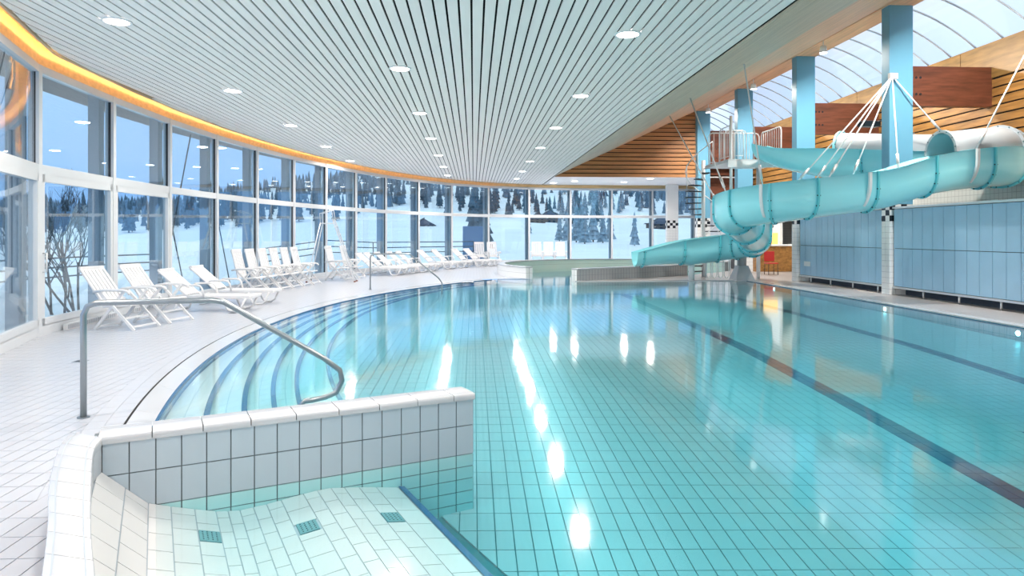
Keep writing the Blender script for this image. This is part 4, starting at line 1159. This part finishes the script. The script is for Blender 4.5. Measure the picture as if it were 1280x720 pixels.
def make_lounger(rec=50):
    r = empty('sun_lounger'); W = .31; hx, hz = -.25, .30; t = R(rec)
    m = MB()
    for s in (-1, 1): m.bar((hx, s * (W - .025), hz), (1.05, s * (W - .025), hz), .05, .07)
    m.bar((1.04, -W, hz), (1.04, W, hz), .05, .06)
    bed = m.build('bed_frame', 'white_plastic', r, bevel=.012)
    for k in range(11): x = hx + .08 + .112 * k; q = MB(); q.bar((x, -W + .03, hz + .02), (x, W - .03, hz + .02), .085, .016); q.build('slat', 'white_plastic', bed)
    m = MB(); bx, bz = hx - .82 * math.sin(t), hz + .82 * math.cos(t)
    for s in (-1, 1): m.bar((hx, s * (W - .03), hz + .02), (bx, s * (W - .03), bz), .055, .04, up=(1, 0, 0))
    m.bar((bx + .03, -W + .02, bz - .02), (bx + .03, W - .02, bz - .02), .06, .11); m.bar((bx - .02, -W + .08, bz + .0), (bx - .02, W - .08, bz + .0), .06, .05)
    bk_ = m.build('backrest', 'white_plastic', r, bevel=.015)
    for k in range(6): y = -.205 + .082 * k; q = MB(); q.bar((hx - .05 * math.sin(t), y, hz + .05), (hx - .78 * math.sin(t), y, hz + .78 * math.cos(t)), .058, .018, up=(1, 0, 0)); q.build('slat', 'white_plastic', bk_)
    for s in (-1, 1):
        y = s * (W + .01)
        m = MB(); m.tube([(-.62, y, 0), (-.50, y, .0 + .03), (-.40, y, .28), (-.40, y, .28)], .022, 8); m.build('leg', 'white_plastic', r)
        m = MB(); m.tube([(.50, y, .28), (.60, y, .06), (.68, y, .022), (.80, y, .022), (.88, y, .07), (.98, y, .28)], .024, 8); m.build('leg', 'white_plastic', r)
        m = MB(); m.tube([(-.42, y, .50), (-.36, y, .545), (-.05, y, .55), (.04, y, .53), (.08, y, .47), (.12, y, .31)], .022, 8); m.build('armrest', 'white_plastic', r)
    m = MB(); m.bar((.72, -W, .025), (.72, W, .025), .04, .03); m.build('rung', 'white_plastic', r)
    m = MB(); m.bar((-.56, -W, .03), (-.56, W, .03), .04, .03); m.build('rung', 'white_plastic', r)
    return r
proto_up = make_chair(14); proto_rec = make_chair(38); proto_lo = make_lounger(48)
used = set()
def place(proto, x, y, rz, label, cat, group):
    if id(proto) in used: o = copy_tree(proto)
    else: o = proto; used.add(id(proto))
    o.location = (x, y, 0); o.rotation_euler = (0, 0, R(rz)); tag(o, label, cat, group)
place(proto_rec, -5.95, 12.05, -14, 'white slatted deck chair tipped back, right beside the door handle side of the glass', 'chair', 'reclined chairs by the sliding door')
place(proto_rec, -5.75, 12.95, -14, 'white slatted deck chair tipped back, between its twin and the lounger pair', 'chair', 'reclined chairs by the sliding door')
place(proto_lo, -5.65, 14.75, -4, 'white slatted sun lounger next to the tipped back deck chairs', 'sun lounger', 'pair of loungers by the glass')
place(proto_lo, -5.60, 16.2, -4, 'white slatted sun lounger next to the row of six folding chairs', 'sun lounger', 'pair of loungers by the glass')
ORD = ['first', 'second', 'third', 'fourth', 'fifth', 'sixth', 'seventh', 'eighth', 'ninth']
for k in range(6):
    place(proto_up, -6.10 + .135 * k, 19.0 + .67 * k, -8, ORD[k] + ' of six upright white folding chairs in the tight row, counted from the loungers', 'chair', 'row of six upright chairs')
place(proto_up, -4.75, 24.3, -12, 'upright white folding chair standing right behind the step ladder', 'chair', 'chairs behind the ladder')
place(proto_up, -4.45, 25.4, -12, 'upright white folding chair between the ladder and the five loungers', 'chair', 'chairs behind the ladder')
for k, (x, y) in enumerate(((-3.7, 27.0), (-3.5, 27.7), (-3.2, 28.5), (-2.8, 29.3), (-2.5, 30.1))):
    place(proto_lo, x, y, -12, ORD[k] + ' of five white sun loungers past the step ladder, counted from the ladder', 'sun lounger', 'five loungers past the ladder')
for k, (x, y) in enumerate(((-1.75, 32.0), (-1.15, 32.8))):
    place(proto_lo, x, y, -22, ORD[k] + ' of two white sun loungers past the group of five, counted from that group', 'sun lounger', 'two loungers further along the glass')
for k, (x, y) in enumerate(((-.25, 34.3), (.35, 34.9))):
    place(proto_lo, x, y, -28, ['white sun lounger before the blue garden panel, farther from the upright chairs', 'white sun lounger right next to the two upright chairs by the paddling pool'][k], 'sun lounger', 'two loungers by the dark tree')
for k, (x, y) in enumerate(((.38, 36.1), (1.06, 36.4))):
    place(proto_up, x, y, -75, ['upright white chair between the last lounger and another upright chair', 'upright white chair closest to the outer side of the paddling pool wall'][k], 'chair', 'two chairs by the paddling pool')
for k, x in enumerate((3.46, 4.12, 4.78)):
    place(proto_up, x, 37.3, -92, ORD[k] + ' of three upright white chairs behind the paddling pool, counted from the loungers', 'chair', 'three chairs behind the paddling pool')

# ------------------------------------------------------------------ step ladder
ld_ = empty('step_ladder', (-4.75, 23.4, 0))
T1, T2 = (-4.72, 2.12), (-5.15, 2.05)
for s in (-1, 1):
    MB().bar((-3.98, 23.35 + s * .20, 0), (-4.72, 23.35 + s * .16, 2.12), .03, .04).build('stile', 'alu', ld_)
    MB().tube([(-5.55, 23.35 + s * .28, 0), (-5.12, 23.35 + s * .17, 2.0)], .018, 8).build('rear_leg', 'alu', ld_)
    MB().tube([(-5.12, 23.35 + s * .17, 1.95), (-5.14, 23.35 + s * .17, 2.30), (-4.75, 23.35 + s * .17, 2.42), (-4.70, 23.35 + s * .17, 2.10)], .014, 8).build('guard_rail', 'alu', ld_)
    MB().box((-3.98, 23.35 + s * .20, .02), (.06, .05, .04)).build('foot', 'rubber', ld_); MB().box((-5.55, 23.35 + s * .28, .02), (.06, .05, .04)).build('foot', 'rubber', ld_)
for k in range(7):
    t = (k + 1) / 8; MB().box((-3.98 - .74 * t, 23.35, 2.12 * t), (.09, .37, .025)).build('rung', 'alu', ld_)
MB().box((-4.93, 23.35, 1.97), (.42, .34, .03)).build('platform', 'alu', ld_)
tag(ld_, 'aluminium step ladder with small platform standing before the glass', 'ladder')

# deck drains
for x, y in ((-4.95, 8.9), (-4.9, 14.2)):
    e = empty('floor_drain', (x, y, 0)); MB().box((x, y, .001), (.14, .14, .004)).build('frame', 'steel', e)
    q = MB()
    for k in range(5): q.box((x - .05 + .025 * k, y, .0035), (.008, .11, .002))
    q.build('slots', 'black_steel', e); tag(e, ['small square steel drain in the deck near the handrail', 'small square steel drain in the deck by the lounger pair'][0 if y < 10 else 1], 'drain')

# ------------------------------------------------------------------ outside: snow, hill, trees, houses, posts
def ground_z(x, y):
    d = math.hypot(x - 0, y - 0); az = math.degrees(math.atan2(x, y))
    k = interp(az, [-60, -34, -24, -14, -6, 4, 12, 20], [.26, .28, .36, .75, 1.0, 1.0, .75, .55])
    base = -.25 + .030 * max(d - 60, 0) * min(1, k)
    st = .16 * k * max(min(d, 545) - 280, 0)
    return base + st + 1.2 * math.sin(x * .031 + 1.3) * math.cos(y * .027) * min(1, max(0, (d - 70) / 60)) + 3 * k * math.sin(x * .02) * min(1, max(0, (d - 300) / 60))
FO = [Vector(offp(i, -.02, 0)) for i in range(2, len(FAC))]
fan = []
for a, b in zip(FO[:-1], FO[1:]):
    for k in range(4): fan.append(a.lerp(b, k / 4))
fan.append(FO[-1]); CC = Vector((5, 12, 0)); rad = [0, .5, 1, 2, 4, 8, 14, 22, 32, 45, 60, 80, 105, 135, 170, 205, 240, 265, 285, 310, 340, 375, 410, 450, 500, 540]
gm = MB(); vs = []
for p in fan:
    d = (p - CC); d.z = 0; d.normalize()
    for r_ in rad: q = p + d * r_; vs.append((q.x, q.y, ground_z(q.x, q.y)))
n = len(rad); gm.add(vs, [(i * n + j, i * n + j + 1, (i + 1) * n + j + 1, (i + 1) * n + j) for i in range(len(fan) - 1) for j in range(n - 1)], True)
tag(gm.build('ground_snow', 'snow'), kind='structure')
# conifers
def make_tree(h, seed, pale=False):
    rnd = random.Random(seed); r = empty('conifer_tree')
    MB().tube([(0, 0, -1.5), (0, 0, h * .9)], [.022 * h, .006 * h], 6).build('trunk', 'bark', r)
    m = MB(); L = 8
    for k in range(L):
        z0 = h * (.10 + .84 * k / L); z1 = z0 + h * (.30 - .012 * k); rr = h * .15 * (1 - k / L) ** .8 + h * .02; n = 11; vs = []
        for j in range(n): a = 2 * math.pi * (j + rnd.random() * .5) / n; q = rr * (.62 + .6 * rnd.random()); vs.append((q * math.cos(a), q * math.sin(a), z0 - h * .02 * rnd.random()))
        vs.append((0, 0, min(z1, h))); m.add(vs, [(j, (j + 1) % n, n) for j in range(n)])
    m.build('foliage', 'conifer_pale' if pale else 'conifer', r); return r
protos = [make_tree(9, 1), make_tree(11, 2), make_tree(8, 3, True), make_tree(10, 4, True)]
rnd = random.Random(5); usedt = set(); placed = []
def tree_at(i, x, y, s, label, group):
    p = protos[i]; o = copy_tree(p) if i in usedt else p; usedt.add(i)
    o.location = (x, y, ground_z(x, y) - .3); o.scale = (s, s, s * (1 + .2 * rnd.random())); o.rotation_euler = (0, 0, rnd.random() * 6); tag(o, label, 'tree', group)
cnt = 0
spots_t = []
tries = 0
while cnt < 285 and tries < 20000:
    tries += 1
    az = R(rnd.uniform(-38, 24)); d = rnd.choice([rnd.uniform(285, 330), rnd.uniform(300, 370), rnd.uniform(320, 400)])
    x, y = d * math.sin(az), d * math.cos(az); pale = math.degrees(az) > 6
    if math.sin(x * .05) * math.cos(y * .04 + 1) < -.15 and rnd.random() < .8: continue
    if any((x - a) ** 2 + (y - b) ** 2 < 16 for a, b in spots_t): continue
    spots_t.append((x, y))
    i = (2 + cnt % 2) if pale and rnd.random() < .7 else cnt % 2
    tree_at(i, x, y, rnd.uniform(.55, 1.25), ['dark conifer on the snowy hillside behind the windows', 'frosted pale conifer on the snowy hillside behind the windows'][i // 2], ['dark hillside conifers', 'frosted hillside conifers'][i // 2]); cnt += 1
for az, d, s in ((7.9, 105, .62), (8.6, 112, .8), (9.3, 100, .68), (10.0, 118, .9), (7.2, 120, .6), (10.8, 110, .7), (13.4, 90, .5), (4.6, 150, .6), (9.0, 128, .9), (11.4, 130, .8)):
    tree_at(2 + (int(d) % 2), d * math.sin(R(az)), d * math.cos(R(az)), s, 'frosted conifer in the garden below the chalets', 'garden conifers')
for az, d, s in ((-.1, 62, .62), (.75, 66, .6)):
    tree_at(0 if az < 0 else 1, d * math.sin(R(az)), d * math.cos(R(az)), s, 'tall dark conifer standing just outside the far glass by the blue panel', 'tall dark conifers by the blue panel')
# the rest of the forest, high on the slopes
fr_ = MB(); rf_ = random.Random(21); nfr = 0
while nfr < 2200:
    az = rf_.uniform(-44, 26); d = rf_.uniform(315, 540); x, y = d * math.sin(R(az)), d * math.cos(R(az))
    dens = .5 + .5 * math.sin(x * .045 + 1.1) * math.cos(y * .05) + .3 * math.sin(x * .11 + y * .07) + (.5 if az < -22 else 0) + (d - 420) / 250
    if rf_.random() > dens or any((x - a) ** 2 + (y - b) ** 2 < 14 for a, b in spots_t): continue
    h = rf_.uniform(5, 10); z = ground_z(x, y) - .3; rr = h * rf_.uniform(.14, .22)
    for z0, q, z1 in ((.05, 1, .6), (.35, .72, .85), (.62, .42, 1.0)):
        n5 = 6; o5 = rf_.random() * 6
        fr_.add([(x + rr * q * math.cos(o5 + 6.283 * j / n5), y + rr * q * math.sin(o5 + 6.283 * j / n5), z + h * z0) for j in range(n5)] + [(x, y, z + h * z1)], [(j, (j + 1) % n5, n5) for j in range(n5)])
    nfr += 1
tag(fr_.build('conifer_forest', 'forest'), 'blue green conifer forest covering the upper slopes of the hills', 'forest', kind='stuff')
# chalets
def chalet(x, y, wd, dp, h, label, rz=0):
    e = empty('chalet', (x, y, ground_z(x, y) - .2)); z0 = ground_z(x, y) - 1.2
    MB().box((x, y, z0 + h / 2 + .5), (wd, dp, h + 1)).build('wall', 'house_wall', e)
    rf = MB(); o = .9; zt = z0 + h + 1; pk = zt + wd * .30
    rf.add([(x - wd / 2 - o, y - dp / 2 - o, zt - .4), (x, y - dp / 2 - o, pk), (x + wd / 2 + o, y - dp / 2 - o, zt - .4), (x - wd / 2 - o, y + dp / 2 + o, zt - .4), (x, y + dp / 2 + o, pk), (x + wd / 2 + o, y + dp / 2 + o, zt - .4)],
           [(0, 2, 1), (3, 4, 5), (0, 1, 4, 3), (1, 2, 5, 4), (0, 3, 5, 2)])
    r_ = rf.build('roof', 'house_roof', e)
    sn_ = MB(); up2 = .35
    sn_.add([(x - wd / 2 - o, y - dp / 2 - o + .3, zt - .4 + up2), (x, y - dp / 2 - o + .3, pk + up2), (x + wd / 2 + o, y - dp / 2 - o + .3, zt - .4 + up2), (x - wd / 2 - o, y + dp / 2 + o, zt - .4 + up2), (x, y + dp / 2 + o, pk + up2), (x + wd / 2 + o, y + dp / 2 + o, zt - .4 + up2)], [(0, 1, 4, 3), (1, 2, 5, 4)])
    sn_.build('snow_cover', 'snow', r_)
    for i in range(3):
        for j in range(2):
            wn = MB(); wn.box((x - wd * .3 + wd * .3 * i, y - dp / 2 - .05, z0 + 1.0 + h * (.22 + .48 * j)), (wd * .14, .12, h * .24)); wn.build('window', 'house_glass', e)
    MB().box((x, y - dp / 2 - .4, z0 + 1.0 + h * .46), (wd * .9, .8, h * .14)).build('balcony', 'house_wall', e)
    tag(e, label, 'house')
chalet(29.5, 268, 6, 6, 3.2, 'dark chalet with steep snowy roof, highest on the slope')
chalet(20.5, 222, 5.2, 6, 1.6, 'low dark chalet with wide snowy roof below the steep one')
chalet(36.5, 240, 6, 6, 2.2, 'dark chalet half hidden by the garden conifers')
chalet(33.5, 282, 5, 6, 2.4, 'small dark chalet beside the steep roofed one')
chalet(70, 255, 8, 7, 2.6, 'wide dark chalet seen beside the white tiled column')
chalet(-13.5, 190, 4.6, 5, .6, 'long low barn half buried on the snow field')
# outer posts behind the glass
for i in range(4, len(FAC) - 1):
    p = Vector(offp(i, -.27, 0)); d = (fpt(min(i + 1, len(FAC) - 1)) - fpt(i)).normalized()
    o = MB().box((p.x, p.y, 2.0), (.20, .20, 4.6), math.atan2(d.y, d.x)).build('outer_post', 'post_grey', center=True)
    tag(o, 'grey timber post outside the glass holding the eave', 'post', 'outer posts of the window front')
# bracing rods
for k, (i, t0, t1) in enumerate(((7, .08, .75), (7, .92, .30), (8, .2, .85))):
    a, b = fpt(i), fpt(i + 1); d = (b - a).normalized(); nr = Vector((d.y, -d.x, 0)) * (-.50 - .06 * k)
    pa = a.lerp(b, t0) + nr + Vector((0, 0, 4.25)); pb = a.lerp(b, t1) + nr + Vector((0, 0, .1)); 
    o = MB().tube([pa, pb], .018, 6).build('bracing_rod', 'black_steel'); tag(o, 'thin dark diagonal bracing rod outside the glass', 'rod', 'bracing rods')
# outside railing beyond the far glass
def out_rail(pts, label):
    e = empty('terrace_railing', tuple(pts[0]))
    for a, b in zip(pts[:-1], pts[1:]):
        for h in (1.05, .75, .45): MB().tube([Vector(a) + Vector((0, 0, h)), Vector(b) + Vector((0, 0, h))], .028, 6).build('rail', 'black_steel', e)
    for p in pts: MB().tube([Vector(p) + Vector((0, 0, -.3)), Vector(p) + Vector((0, 0, 1.05))], .03, 6).build('post', 'black_steel', e)
    tag(e, label, 'railing')
out_rail([(-9.5, 31, -.1), (-7.4, 35, .25), (-5.6, 38.5, .1), (-3.6, 40.5, .1), (-1.5, 42.0, .1), (.0, 43, .1)], 'dark terrace railing outside the glass behind the loungers')
out_rail([(-13.0, 12, -.2), (-13.2, 15, -.2), (-13.4, 18, -.2), (-13.4, 21, -.2), (-13, 24, -.2), (-12, 27, -.2)], 'low dark garden railing outside the sliding door')
bp2 = MB().box((-.05, 46.0, .7), (1.35, .3, 2.9)).build('garden_panel', 'panel_blue', center=True, bevel=.03); tag(bp2, 'tall blue grey panel standing in the snow before the dark conifers', 'panel')
# bare shrub by the sliding door
rs = random.Random(11)
sh = empty('bare_shrub', (-9.4, 16.4, -.3)); 
def branch(m, p, d, L, r, lv):
    q = p + d * L; mid = p + d * (L * .5) + Vector((rs.uniform(-.05, .05), rs.uniform(-.05, .05), 0)) * L
    m.tube([p, mid, q], [r, r * .8, r * .6], 5)
    if lv == 0: return
    for k in range(3):
        nd = (d + Vector((rs.uniform(-.6, .6), rs.uniform(-.6, .6), rs.uniform(-.05, .5)))).normalized(); branch(m, p + d * (L * rs.uniform(.45, 1)), nd, L * rs.uniform(.55, .8), r * .6, lv - 1)
for k in range(7):
    m = MB(); d = Vector((rs.uniform(-.6, .6), rs.uniform(-.6, .6), 1)).normalized(); branch(m, Vector((-9.4 + rs.uniform(-.3, .3), 16.4 + rs.uniform(-.3, .3), -.3)), d, rs.uniform(1.0, 1.5), .03, 4); m.build('branch', 'bark', sh)
tag(sh, 'bare leafless shrub in the snow outside the sliding door', 'shrub')
